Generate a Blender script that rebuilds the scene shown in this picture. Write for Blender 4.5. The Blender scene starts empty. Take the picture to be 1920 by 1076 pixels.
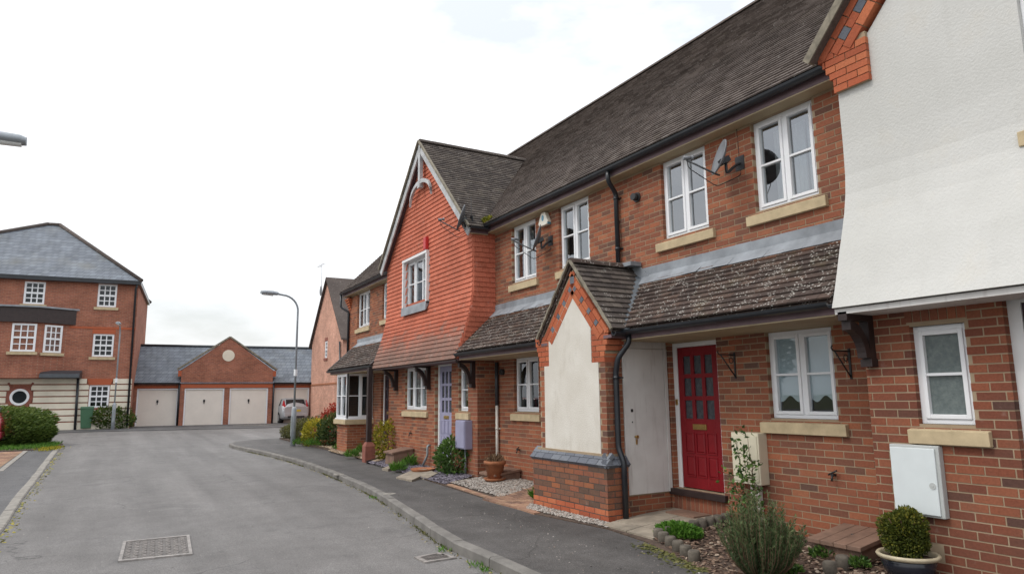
import bpy, bmesh, math, random
import numpy as np
from mathutils import Matrix, Vector

S = bpy.context.scene
COL = S.collection
rnd = random.Random(11)
npr = np.random.default_rng(7)

# ------------------------------------------------------------------ camera
H = 1.73
PITCH, ROLL, YAW = math.radians(9.06), math.radians(-0.70), math.radians(30.1)
_f = np.array([math.sin(YAW)*math.cos(PITCH), math.cos(YAW)*math.cos(PITCH), math.sin(PITCH)])
_x = np.array([math.cos(YAW), -math.sin(YAW), 0.0]); _u = np.cross(_x, _f)
XR = _x*math.cos(ROLL)+_u*math.sin(ROLL); UP = -_x*math.sin(ROLL)+_u*math.cos(ROLL); FW = _f
CAM = np.array([0.0, 0.0, H]); FPX = 1280.0
cam_d = bpy.data.cameras.new('camera'); cam = bpy.data.objects.new('camera', cam_d); COL.objects.link(cam)
cam_d.sensor_width = 36.0; cam_d.lens = 24.0; cam_d.clip_start = 0.05; cam_d.clip_end = 2000.0
cam.matrix_world = Matrix(((XR[0], UP[0], -FW[0], 0), (XR[1], UP[1], -FW[1], 0), (XR[2], UP[2], -FW[2], H), (0, 0, 0, 1)))
S.camera = cam

# ------------------------------------------------------------------ world, sun, exposure
SUN_EL, SUN_AZ = math.radians(52), math.radians(-84)      # azimuth from +Y, clockwise
world = bpy.data.worlds.new('World'); S.world = world; world.use_nodes = True
wt = world.node_tree; wt.nodes.clear()
def wn(t, **k):
    n = wt.nodes.new(t)
    for a, b in k.items(): setattr(n, a, b)
    return n
wo = wn('ShaderNodeOutputWorld'); wb = wn('ShaderNodeBackground'); wb.inputs['Strength'].default_value = 0.12
sky = wn('ShaderNodeTexSky', sky_type='NISHITA', sun_disc=False, sun_elevation=SUN_EL, sun_rotation=SUN_AZ, air_density=1.4, dust_density=3.5)
wco = wn('ShaderNodeTexCoord'); wmp = wn('ShaderNodeMapping'); wmp.inputs['Scale'].default_value = (1.0, 1.0, 2.6)
wno = wn('ShaderNodeTexNoise'); wno.inputs['Scale'].default_value = 2.3; wno.inputs['Detail'].default_value = 6; wno.inputs['Roughness'].default_value = 0.55
wrp = wn('ShaderNodeValToRGB')
wrp.color_ramp.elements[0].position = 0.36; wrp.color_ramp.elements[0].color = (0.52, 0.52, 0.52, 1)
wrp.color_ramp.elements[1].position = 0.54; wrp.color_ramp.elements[1].color = (0.985, 0.985, 0.985, 1)
wmx = wn('ShaderNodeMix', data_type='RGBA'); wsp = wn('ShaderNodeSeparateXYZ'); wmr = wn('ShaderNodeMapRange'); wmr.inputs['To Min'].default_value = 7.7; wmr.inputs['To Max'].default_value = 13.5   # overcast: zenith brighter than horizon
wcl = wn('ShaderNodeMix', data_type='RGBA', blend_type='MULTIPLY'); wcl.inputs['Factor'].default_value = 1; wcl.inputs['B'].default_value = (1.0, 1.015, 1.04, 1)
L = wt.links.new
L(wco.outputs['Generated'], wmp.inputs['Vector']); L(wmp.outputs['Vector'], wno.inputs['Vector']); L(wno.outputs['Fac'], wrp.inputs['Fac'])
L(wco.outputs['Generated'], wsp.inputs[0]); L(wsp.outputs['Z'], wmr.inputs['Value']); L(wmr.outputs['Result'], wcl.inputs['A']); L(wcl.outputs['Result'], wmx.inputs['B'])
L(wrp.outputs['Color'], wmx.inputs['Factor']); L(sky.outputs['Color'], wmx.inputs['A']); L(wmx.outputs['Result'], wb.inputs['Color']); L(wb.outputs['Background'], wo.inputs['Surface'])
sun_d = bpy.data.lights.new('sun', 'SUN'); sun_d.energy = 1.0; sun_d.angle = math.radians(14); sun_d.color = (1.0, 0.95, 0.88)
sun = bpy.data.objects.new('sun', sun_d); COL.objects.link(sun)
sd = Vector((math.sin(SUN_AZ)*math.cos(SUN_EL), math.cos(SUN_AZ)*math.cos(SUN_EL), math.sin(SUN_EL)))
sun.rotation_euler = sd.to_track_quat('Z', 'Y').to_euler(); sun.location = sd*60
S.view_settings.view_transform = 'Standard'; S.view_settings.look = 'None'; S.view_settings.gamma = 1; S.view_settings.use_curve_mapping = False
S.view_settings.exposure = 0.26

# ------------------------------------------------------------------ pixel helpers (photo is 1920 x 1076)
def ray(px, py): return (px-960)/FPX*XR-(py-538)/FPX*UP+FW
def onX(px, py, D): d = ray(px, py); return CAM+d*(D/d[0])
def onY(px, py, D): d = ray(px, py); return CAM+d*(D/d[1])
def onZ(px, py, z): d = ray(px, py); return CAM+d*((z-H)/d[2])
def gz(y): return min(max(0.0, (y-20)*0.0132), 0.31)
def onG(px, py, off=0.0):
    z = off
    for _ in range(30): p = onZ(px, py, z); z = gz(p[1])+off
    return p
def proj(P):
    v = np.asarray(P, float)-CAM; w = v@FW
    return 960+FPX*(v@XR)/w, 538-FPX*(v@UP)/w, w

# ------------------------------------------------------------------ materials
MATS = {}
class MT:
    def __init__(s, name):
        s.m = bpy.data.materials.new(name); s.m.use_nodes = True; s.t = s.m.node_tree; s.t.nodes.clear()
        s.out = s.n('ShaderNodeOutputMaterial'); s.b = s.n('ShaderNodeBsdfPrincipled'); s.l(s.b.outputs[0], s.out.inputs['Surface'])
        s.geo = s.n('ShaderNodeNewGeometry'); s.pos = s.geo.outputs['Position']
    def n(s, t, **k):
        q = s.t.nodes.new(t)
        for a, b in k.items(): setattr(q, a, b)
        return q
    def l(s, a, b): s.t.links.new(a, b)
    def noise(s, scale, detail=3, rough=.55, vec=None, dist=0):
        q = s.n('ShaderNodeTexNoise'); q.inputs['Scale'].default_value = scale; q.inputs['Detail'].default_value = detail
        q.inputs['Roughness'].default_value = rough; q.inputs['Distortion'].default_value = dist
        s.l(vec if vec is not None else s.pos, q.inputs['Vector']); return q.outputs['Fac']
    def voro(s, scale, vec=None, feature='F1'):
        q = s.n('ShaderNodeTexVoronoi', feature=feature); q.inputs['Scale'].default_value = scale
        s.l(vec if vec is not None else s.pos, q.inputs['Vector']); return q
    def scaled(s, sx, sy, sz):
        q = s.n('ShaderNodeMapping'); q.inputs['Scale'].default_value = (sx, sy, sz); s.l(s.pos, q.inputs['Vector']); return q.outputs['Vector']
    def warp(s):
        q = s.n('ShaderNodeTexNoise'); q.inputs['Scale'].default_value = 2.2; q.inputs['Detail'].default_value = 4; s.l(s.pos, q.inputs['Vector'])
        a = s.n('ShaderNodeVectorMath', operation='MULTIPLY_ADD'); s.l(q.outputs['Color'], a.inputs[0]); a.inputs[1].default_value = (.5, .5, .5); s.l(s.pos, a.inputs[2]); return a.outputs[0]
    def ramp(s, fac, stops, interp='LINEAR'):
        q = s.n('ShaderNodeValToRGB'); r = q.color_ramp; r.interpolation = interp
        while len(r.elements) < len(stops): r.elements.new(0.5)
        for e, (p, c) in zip(r.elements, stops):
            e.position = p; e.color = (c, c, c, 1) if isinstance(c, (int, float)) else (*c, 1)
        s.l(fac, q.inputs['Fac']); return q.outputs['Color']
    def mix(s, fac, a, b, mode='MIX'):
        q = s.n('ShaderNodeMix', data_type='RGBA', blend_type=mode)
        for sock, v in ((q.inputs['Factor'], fac), (q.inputs['A'], a), (q.inputs['B'], b)):
            if isinstance(v, (int, float)): sock.default_value = v
            elif isinstance(v, tuple): sock.default_value = (*v, 1)
            else: s.l(v, sock)
        return q.outputs['Result']
    def attr(s, name='tint'):
        q = s.n('ShaderNodeAttribute', attribute_name=name); return q.outputs['Fac']
    def math(s, op, a, b=None):
        q = s.n('ShaderNodeMath', operation=op)
        for i, v in enumerate((a, b)):
            if v is None: continue
            if isinstance(v, (int, float)): q.inputs[i].default_value = v
            else: s.l(v, q.inputs[i])
        return q.outputs[0]
    def sepz(s):
        q = s.n('ShaderNodeSeparateXYZ'); s.l(s.pos, q.inputs[0]); return q.outputs
    def bump(s, h, strength, dist=0.01):
        q = s.n('ShaderNodeBump'); q.inputs['Strength'].default_value = strength; q.inputs['Distance'].default_value = dist
        s.l(h, q.inputs['Height']); s.l(q.outputs['Normal'], s.b.inputs['Normal'])
    def base(s, c):
        if isinstance(c, tuple): s.b.inputs['Base Color'].default_value = (*c, 1)
        else: s.l(c, s.b.inputs['Base Color'])
    def set(s, rough=.6, metal=0, spec=.5, coat=0):
        s.b.inputs['Roughness'].default_value = rough; s.b.inputs['Metallic'].default_value = metal
        s.b.inputs['Specular IOR Level'].default_value = spec; s.b.inputs['Coat Weight'].default_value = coat

def simple(name, col, rough=.6, metal=0, var=.12, vscale=6, bump=0, bscale=60, spec=.5, coat=0):
    k = MT(name)
    if var:
        f = k.noise(vscale, 5, .6)
        lo = tuple(max(0, c*(1-var)) for c in col); hi = tuple(min(1, c*(1+var)) for c in col)
        k.base(k.ramp(f, [(.3, lo), (.7, hi)]))
    else: k.base(col)
    if bump: k.bump(k.noise(bscale, 3), bump, .004)
    k.set(rough, metal, spec, coat); MATS[name] = k.m; return k.m

def mk_brick(name, stops, dirt=.35):
    k = MT(name); c = k.ramp(k.attr(), stops, 'LINEAR')
    c = k.mix(.35, c, k.ramp(k.noise(55, 3), [(.3, .55), (.7, 1.25)]), 'MULTIPLY')
    c = k.mix(k.ramp(k.noise(1.3, 4), [(.45, 0.0), (.8, dirt)]), c, (.10, .075, .06))
    c = k.mix(k.ramp(k.noise(9, 4), [(.66, 0.0), (.8, .25)]), c, (.42, .36, .31))
    k.base(c); k.set(.92, 0, .25); k.bump(k.noise(140, 3), .5, .004); MATS[name] = k.m
BR = [(0, (.125, .072, .057)), (.12, (.165, .082, .058)), (.3, (.225, .086, .053)), (.55, (.285, .098, .055)), (.8, (.335, .118, .062)), (1, (.39, .152, .080))]
mk_brick('brick', BR)
mk_brick('brick_red_shaded', [(p, tuple(c*k for c, k in zip(q, (.74, .70, .74)))) for p, q in BR])  # house A: slightly redder copy of brick, its dimmer light put into the colour
mk_brick('brick_pier', [(0, (.12, .075, .055)), (.3, (.20, .10, .065)), (.6, (.27, .10, .06)), (1, (.33, .125, .06))], .5)
mk_brick('brick_orange', [(0, (.33, .085, .042)), (.5, (.43, .115, .055)), (1, (.50, .16, .075))], .15)
mk_brick('brick_blue', [(0, (.11, .12, .145)), (1, (.185, .20, .225))], .1)
mk_brick('paver', [(0, (.20, .12, .09)), (.5, (.33, .19, .13)), (1, (.42, .27, .18))], .5)

def mk_mortar():
    k = MT('mortar'); k.base(k.ramp(k.noise(3, 5), [(.3, (.29, .22, .145)), (.7, (.40, .31, .215))])); k.set(.95, 0, .2); k.bump(k.noise(180, 2), .4, .003); MATS['mortar'] = k.m
mk_mortar()
simple('mortar_dark', (.085, .07, .058), .95, var=.3, vscale=6)

def mk_far_brick(name, U, N, c1, c2, mort):
    k = MT(name)
    d1 = k.n('ShaderNodeVectorMath', operation='DOT_PRODUCT'); k.l(k.pos, d1.inputs[0]); d1.inputs[1].default_value = tuple(np.array(U)+np.array(N))
    cx = k.n('ShaderNodeCombineXYZ'); k.l(d1.outputs['Value'], cx.inputs[0]); k.l(k.sepz()[2], cx.inputs[1])
    b = k.n('ShaderNodeTexBrick'); k.l(cx.outputs[0], b.inputs['Vector'])
    b.inputs['Color1'].default_value = (*c1, 1); b.inputs['Color2'].default_value = (*c2, 1); b.inputs['Mortar'].default_value = (*mort, 1)
    b.inputs['Scale'].default_value = 1; b.inputs['Mortar Size'].default_value = .006; b.inputs['Brick Width'].default_value = .225; b.inputs['Row Height'].default_value = .075; b.inputs['Bias'].default_value = -.1
    c = k.mix(.7, b.outputs['Color'], k.ramp(k.noise(1.1, 5), [(.3, .65), (.7, 1.25)]), 'MULTIPLY')
    c = k.mix(.5, c, k.ramp(k.noise(9, 2, vec=k.scaled(1, 1, 3)), [(.3, .6), (.7, 1.3)]), 'MULTIPLY')
    k.base(c); k.set(.92, 0, .2); MATS[name] = k.m
def mk_tile(name, stops, lichen=0.0, moss=0.0, spot=45):
    k = MT(name); c = k.ramp(k.attr(), stops)
    c = k.mix(.55, c, k.ramp(k.noise(40, 3), [(.3, .55), (.7, 1.3)]), 'MULTIPLY')
    c = k.mix(.6, c, k.ramp(k.noise(1.1, 4), [(.3, .7), (.7, 1.25)]), 'MULTIPLY')
    if lichen:
        v = k.voro(spot); d = k.ramp(v.outputs['Distance'], [(.22, 1.0), (.34, 0.0)])
        m = k.ramp(k.noise(7, 4), [(.62-.16*lichen, 0.0), (.70-.16*lichen, 1.0)])
        c = k.mix(k.math('MULTIPLY', d, m), c, (.52, .50, .46))
        m2 = k.ramp(k.noise(3.5, 6, .7), [(.5, 0.0), (.75, .28*lichen)]); c = k.mix(m2, c, (.22, .20, .17))
    if moss:
        m3 = k.ramp(k.noise(2.2, 5, .7), [(.56, 0.0), (.72, moss)]); c = k.mix(m3, c, (.10, .105, .025))
    k.base(c); k.set(.9, 0, .25); k.bump(k.noise(110, 3), .5, .004); MATS[name] = k.m
mk_tile('tile_roof', [(0, (.078, .061, .053)), (.5, (.122, .098, .087)), (1, (.168, .140, .126))], .12, .10, 60)
mk_tile('tile_lean', [(0, (.050, .036, .031)), (.5, (.075, .053, .045)), (.85, (.105, .068, .052)), (1, (.19, .092, .058))], .95, .2, 30)
mk_tile('tile_gable', [(0, (.06, .05, .046)), (.5, (.085, .07, .062)), (1, (.125, .105, .09))], .3, .15, 50)
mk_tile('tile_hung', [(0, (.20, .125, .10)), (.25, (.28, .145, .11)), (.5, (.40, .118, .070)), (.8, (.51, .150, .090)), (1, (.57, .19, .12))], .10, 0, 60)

def mk_slate(name, U, N, row=.2, col=.3):
    k = MT(name)
    d1 = k.n('ShaderNodeVectorMath', operation='DOT_PRODUCT'); k.l(k.pos, d1.inputs[0]); d1.inputs[1].default_value = tuple(np.array(U)+np.array(N)*.5)
    cx = k.n('ShaderNodeCombineXYZ'); k.l(d1.outputs['Value'], cx.inputs[0]); k.l(k.sepz()[2], cx.inputs[1])
    b = k.n('ShaderNodeTexBrick'); k.l(cx.outputs[0], b.inputs['Vector'])
    b.inputs['Color1'].default_value = (.115, .132, .16, 1); b.inputs['Color2'].default_value = (.155, .177, .205, 1); b.inputs['Mortar'].default_value = (.06, .07, .09, 1)
    b.inputs['Scale'].default_value = 1; b.inputs['Mortar Size'].default_value = .012; b.inputs['Brick Width'].default_value = col; b.inputs['Row Height'].default_value = row
    c = k.mix(.75, b.outputs['Color'], k.ramp(k.noise(1.6, 6, .65, vec=k.scaled(1, 1, .45)), [(.32, .5), (.65, 1.25)]), 'MULTIPLY')
    c = k.mix(k.ramp(k.noise(.5, 5), [(.55, 0.0), (.8, .5)]), c, (.16, .15, .11))
    k.base(c); k.set(.55, 0, .4); MATS[name] = k.m

simple('upvc', (.80, .81, .83), .35, var=.03, vscale=2)
simple('paint_white', (.74, .74, .74), .45, var=.06, vscale=4)
simple('stone', (.50, .40, .25), .9, var=.16, vscale=7, bump=.3, bscale=90)
simple('lead_dark', (.10, .115, .13), .6, var=.4, vscale=4)
simple('edging', (.105, .09, .072), .95, var=.4, vscale=14, bump=.5, bscale=80)
simple('lead', (.25, .27, .295), .55, metal=.0, var=.3, vscale=3, bump=.2, bscale=14)
simple('gutter', (.018, .021, .026), .32, var=.3, vscale=5)
simple('pipe_grey', (.035, .042, .05), .38, var=.25, vscale=4)
simple('pipe_white', (.62, .60, .55), .45, var=.08)
simple('fascia', (.15, .095, .105), .55, var=.25, vscale=3)
simple('soffit', (.40, .32, .20), .7, var=.15, vscale=2.5)
simple('timber_dark', (.030, .018, .017), .5, var=.3, vscale=8)
simple('barge', (.46, .47, .48), .7, var=.28, vscale=5, bump=.2, bscale=40)
simple('verge_mortar', (.22, .195, .15), .95, var=.4, vscale=9, bump=.6, bscale=50)
simple('red_paint', (.20, .007, .012), .42, var=.12, vscale=3, spec=.4)
simple('lavender', (.30, .295, .42), .5, var=.08, vscale=3)
simple('plum', (.035, .012, .022), .35, var=.2, vscale=3)
simple('brass', (.48, .33, .12), .35, metal=.9, var=.2, vscale=30)
simple('iron', (.02, .018, .018), .5, var=.3, vscale=20)
simple('dish_grey', (.12, .125, .135), .45, var=.1)
simple('dish_light', (.165, .172, .185), .45, var=.1)
simple('steel_dark', (.05, .053, .058), .45, metal=.4, var=.2)
simple('cream_box', (.66, .61, .47), .5, var=.05)
simple('meter_white', (.66, .71, .72), .4, var=.03)
simple('meter_edge', (.45, .47, .46), .5, var=.05)
simple('concrete', (.24, .225, .20), .95, var=.28, vscale=9, bump=.5, bscale=120)
simple('kerb_conc', (.17, .16, .147), .95, var=.28, vscale=3.5, bump=.5, bscale=150)
simple('slab', (.27, .23, .18), .95, var=.3, vscale=4, bump=.4, bscale=120)
simple('soil', (.075, .05, .036), .98, var=.5, vscale=14, bump=1, bscale=40)
simple('terracotta', (.33, .13, .06), .85, var=.3, vscale=8)
simple('glaze', (.018, .02, .028), .18, var=.2, vscale=4)
simple('glaze_rim', (.46, .40, .28), .45, var=.2, vscale=10)
simple('deck', (.20, .12, .085), .75, var=.25, vscale=6)
simple('dark_room', (.035, .033, .032), .9, var=.2, vscale=1)
simple('curtain', (.62, .62, .62), .85, var=.12, vscale=6)
simple('blind', (.70, .74, .77), .85, var=.05)
simple('garage_cream', (.75, .69, .62), .55, var=.05, vscale=1.5)
simple('cream_wall', (.72, .66, .54), .85, var=.1, vscale=1.5)
simple('brick_line', (.24, .085, .06), .9, var=.2, vscale=6)
simple('galv', (.27, .30, .31), .5, metal=.3, var=.2, vscale=5)
simple('lamp_grey', (.30, .33, .36), .45, var=.12, vscale=8)
simple('lamp_bowl', (.75, .77, .77), .15, var=.02)
simple('bin_green', (.055, .14, .075), .5, var=.1)
simple('silver', (.44, .455, .475), .3, metal=.15, var=.03, vscale=2, coat=.6)
simple('car_red', (.24, .012, .03), .25, var=.03, vscale=2, coat=.8)
simple('car_glass', (.02, .024, .028), .05, var=.0)
simple('tyre', (.022, .022, .023), .85, var=.2, vscale=30)
simple('alloy', (.40, .41, .42), .35, metal=.7, var=.1)
simple('lamp_red', (.42, .02, .03), .2, var=.1, vscale=20, coat=.5)
simple('plate', (.66, .50, .05), .4, var=.02)
simple('plastic_black', (.02, .02, .022), .5, var=.15)
simple('iron_cover', (.12, .108, .10), .6, metal=.35, var=.4, vscale=12, bump=.4, bscale=70)
simple('iron_pale', (.26, .24, .225), .6, metal=.2, var=.35, vscale=12)
simple('bark', (.10, .075, .055), .95, var=.35, vscale=12, bump=.8, bscale=30)
simple('stem', (.13, .075, .045), .8, var=.3, vscale=20)
simple('moss', (.10, .115, .02), .95, var=.5, vscale=30)
simple('red_box', (.50, .03, .03), .45, var=.05)
simple('alarm', (.78, .76, .66), .4, var=.03)
simple('alarm_blue', (.10, .30, .42), .3, var=.05)
simple('aerial', (.35, .36, .38), .5, metal=.3, var=.1)

def mk_render():
    k = MT('render'); c = k.ramp(k.noise(1.2, 5), [(.3, (.53, .527, .50)), (.7, (.60, .597, .575))])
    c = k.mix(k.ramp(k.noise(2.4, 6, .65), [(.55, 0.0), (.8, .3)]), c, (.52, .47, .37))
    c = k.mix(k.ramp(k.noise(3.2, 6, .65, vec=k.scaled(1.6, 1.6, .16)), [(.52, 0.0), (.80, .20)]), c, (.40, .39, .36)); k.base(c); k.set(.95, 0, .2)
    h = k.noise(42, 4, .6); k.bump(h, .55, .010); MATS['render'] = k.m
    k = MT('render_panel'); c = k.ramp(k.noise(2.2, 5), [(.3, (.60, .565, .50)), (.7, (.68, .65, .59))])
    c = k.mix(k.ramp(k.noise(5, 6, .7, vec=k.scaled(1, 1, .35)), [(.52, 0.0), (.8, .45)]), c, (.36, .31, .24)); k.base(c); k.set(.95, 0, .2); k.bump(k.noise(55, 4), .6, .008); MATS['render_panel'] = k.m
    k = MT('old_white'); c = k.ramp(k.noise(3, 4), [(.3, (.60, .58, .56)), (.7, (.70, .69, .67))])
    c = k.mix(k.ramp(k.noise(14, 4, .6, vec=k.scaled(1, 1, .09)), [(.55, 0.0), (.75, .55)]), c, (.38, .34, .32)); k.base(c); k.set(.6, 0, .4); MATS['old_white'] = k.m
mk_render()
def mk_asphalt(name, c0, c1, spec, patch=.5, bumps=.6):
    k = MT(name); c = k.ramp(k.noise(.45, 5, .6), [(.3, c0), (.7, c1)])
    v = k.voro(120); c = k.mix(.55, c, k.ramp(v.outputs['Color'], [(.1, .45), (.5, .95), (.9, 1.75)]), 'MULTIPLY')
    c = k.mix(patch, c, k.ramp(k.noise(2.5, 6, .7), [(.3, .72), (.7, 1.22)]), 'MULTIPLY')
    c = k.mix(k.ramp(k.noise(26, 2), [(.70, 0.0), (.78, .25)]), c, (.3, .27, .23))
    c = k.mix(.5, c, k.ramp(k.noise(1.0, 4, .55, vec=k.scaled(1.6, .10, 1)), [(.30, .58), (.70, 1.30)]), 'MULTIPLY')        # wheel tracks along the street
    c = k.mix(k.ramp(k.noise(.9, 7, .72, dist=.6), [(.55, 0.0), (.68, .5)]), c, (.062, .060, .060))                            # damp and oil stains
    e = k.voro(.42, feature='DISTANCE_TO_EDGE', vec=k.warp()); cr = k.ramp(e.outputs['Distance'], [(.0, .75), (.006, 0.0)])
    c = k.mix(k.math('MULTIPLY', cr, k.ramp(k.noise(.35, 3), [(.5, 0.0), (.56, 1.0)])), c, (.035, .034, .033))                   # a few cracks
    k.base(c); k.set(.70, 0, spec); k.bump(k.noise(170, 3, .6), bumps, .006); MATS[name] = k.m
mk_asphalt('road_asphalt', (.130, .124, .120), (.172, .165, .160), .35)
mk_asphalt('path_asphalt', (.070, .066, .064), (.108, .102, .098), .3, .8)
mk_asphalt('drive_asphalt', (.085, .084, .086), (.115, .113, .113), .3, .6)

def mk_tint(name, stops, rough=.85, noise=.4, transl=0.0, spec=.3):
    k = MT(name); c = k.ramp(k.attr(), stops)
    if noise: c = k.mix(noise, c, k.ramp(k.noise(30, 3), [(.3, .6), (.7, 1.35)]), 'MULTIPLY')
    k.base(c); k.set(rough, 0, spec)
    if transl:
        tr = k.n('ShaderNodeBsdfTranslucent'); k.l(c, tr.inputs['Color']); ms = k.n('ShaderNodeMixShader'); ms.inputs[0].default_value = transl
        k.l(k.b.outputs[0], ms.inputs[1]); k.l(tr.outputs[0], ms.inputs[2]); k.l(ms.outputs[0], k.out.inputs['Surface'])
    MATS[name] = k.m
mk_tint('gravel_white', [(0, (.14, .12, .105)), (.4, (.30, .27, .24)), (.8, (.45, .42, .385)), (1, (.26, .18, .14))])
mk_tint('gravel_tan', [(0, (.20, .14, .09)), (.5, (.36, .27, .18)), (1, (.50, .42, .32))])
mk_tint('slate_chips', [(0, (.09, .08, .10)), (.5, (.16, .145, .18)), (1, (.26, .24, .28))])
mk_tint('bark_chips', [(0, (.06, .038, .03)), (.5, (.125, .078, .056)), (.85, (.22, .15, .105)), (1, (.38, .31, .24))])
mk_tint('litter', [(0, (.12, .08, .03)), (.5, (.26, .22, .07)), (1, (.42, .36, .2))])
mk_tint('leaf_box', [(0, (.025, .042, .008)), (.5, (.085, .105, .016)), (.85, (.20, .19, .026)), (1, (.33, .26, .035))], .55, .2, .25)
mk_tint('leaf_rosemary', [(0, (.028, .05, .022)), (.5, (.078, .115, .045)), (1, (.16, .20, .08))], .6, .2, .2)
mk_tint('leaf_green', [(0, (.022, .055, .012)), (.5, (.062, .13, .024)), (1, (.14, .24, .05))], .4, .2, .25, .5)
mk_tint('leaf_bright', [(0, (.035, .09, .012)), (.5, (.08, .20, .022)), (1, (.16, .31, .05))], .5, .2, .3)
mk_tint('leaf_hedge', [(0, (.028, .055, .010)), (.5, (.075, .125, .022)), (1, (.17, .22, .045))], .55, .2, .25)
mk_tint('leaf_yellow', [(0, (.08, .10, .015)), (.45, (.26, .25, .025)), (1, (.52, .42, .04))], .5, .2, .3)
mk_tint('leaf_mixed', [(0, (.02, .045, .012)), (.5, (.05, .09, .02)), (.75, (.10, .13, .035)), (1, (.24, .22, .08))], .5, .2, .25)
mk_tint('leaf_red', [(0, (.05, .06, .015)), (.35, (.20, .04, .02)), (1, (.46, .06, .035))], .45, .2, .3)
mk_tint('leaf_olive', [(0, (.05, .06, .02)), (.5, (.12, .125, .04)), (1, (.22, .2, .07))], .55, .2, .25)
mk_tint('leaf_dry', [(0, (.10, .06, .035)), (1, (.26, .17, .10))], .8, .2, .1)
mk_tint('leaf_tree', [(0, (.015, .03, .010)), (.5, (.035, .06, .018)), (1, (.08, .11, .035))], .55, .2, .25)

def mk_glass():
    k = MT('glass'); k.t.nodes.remove(k.b)
    fr = k.n('ShaderNodeFresnel'); fr.inputs['IOR'].default_value = 3.0
    gl = k.n('ShaderNodeBsdfGlossy'); gl.inputs['Roughness'].default_value = .012; gl.inputs['Color'].default_value = (.93, .96, 1, 1)
    tr = k.n('ShaderNodeBsdfTransparent'); tr.inputs['Color'].default_value = (.80, .84, .85, 1)
    nb = k.n('ShaderNodeBump'); nb.inputs['Strength'].default_value = .05; nb.inputs['Distance'].default_value = .01; k.l(k.noise(1.8, 1), nb.inputs['Height'])
    k.l(nb.outputs['Normal'], gl.inputs['Normal'])
    mx = k.n('ShaderNodeMixShader'); k.l(k.math('MULTIPLY', fr.outputs[0], k.math('SUBTRACT', 1.0, k.geo.outputs['Backfacing'])), mx.inputs[0]); k.l(tr.outputs[0], mx.inputs[1]); k.l(gl.outputs[0], mx.inputs[2]); k.l(mx.outputs[0], k.out.inputs['Surface'])
    MATS['glass'] = k.m
    MATS['glass_low'] = k.m.copy(); MATS['glass_low'].name = 'glass_low'
    [q for q in MATS['glass_low'].node_tree.nodes if q.type == 'FRESNEL'][0].inputs['IOR'].default_value = 1.75
    MATS['glass_far'] = k.m.copy(); MATS['glass_far'].name = 'glass_far'
    [q for q in MATS['glass_far'].node_tree.nodes if q.type == 'FRESNEL'][0].inputs['IOR'].default_value = 1.55
    k = MT('frosted'); k.base(k.ramp(k.noise(25, 4), [(.3, (.10, .125, .125)), (.7, (.16, .19, .185))])); k.set(.22, 0, .6); k.bump(k.noise(60, 3), .5, .005); MATS['frosted'] = k.m
    k = MT('door_glass'); k.base(k.ramp(k.noise(20, 4), [(.3, (.03, .035, .045)), (.7, (.07, .08, .09))])); k.set(.12, 0, .7); MATS['door_glass'] = k.m
mk_glass()

# ------------------------------------------------------------------ object helpers
BASE = {}
LOCALROOT = set()
def link(name, me, mat, parent=None):
    o = bpy.data.objects.new(name, me); COL.objects.link(o)
    if mat and not me.materials: me.materials.append(MATS[mat])
    if parent is not None:
        o.parent = parent
        b = BASE.get(parent.name)
        if b is not None: o.matrix_parent_inverse = Matrix.Translation((-b[0], -b[1], -b[2]))
    return o
def tag(o, label=None, cat=None, group=None, kind=None):
    if label: o['label'] = label
    if cat: o['category'] = cat
    if group: o['group'] = group
    if kind: o['kind'] = kind
    return o
def thing(name, label, cat, loc=(0, 0, 0), rotz=0.0, group=None, local=False):
    o = bpy.data.objects.new(name, None); COL.objects.link(o); o.empty_display_size = .2
    o.location = tuple(float(c) for c in loc); o.rotation_euler = (0, 0, rotz)
    if not local: BASE[o.name] = tuple(float(c) for c in loc)
    return tag(o, label, cat, group)

class Fr:
    def __init__(s, O, U, V, N):
        s.O, s.U, s.V, s.N = (np.asarray(a, float) for a in (O, U, V, N)); s.neg = np.dot(np.cross(s.U, s.V), s.N) < 0
    def p(s, u, v, w): return s.O+u*s.U+v*s.V+w*s.N
def FX(X): return Fr((X, 0, 0), (0, 1, 0), (0, 0, 1), (-1, 0, 0))        # faces -X; u = y, v = z
def FY(Y): return Fr((0, Y, 0), (1, 0, 0), (0, 0, 1), (0, -1, 0))        # faces -Y; u = x, v = z
FZ = Fr((0, 0, 0), (1, 0, 0), (0, 1, 0), (0, 0, 1))                       # u = x, v = y, w = z
CUBEF = ((0, 3, 2, 1), (4, 5, 6, 7), (0, 1, 5, 4), (1, 2, 6, 5), (2, 3, 7, 6), (3, 0, 4, 7))

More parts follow.
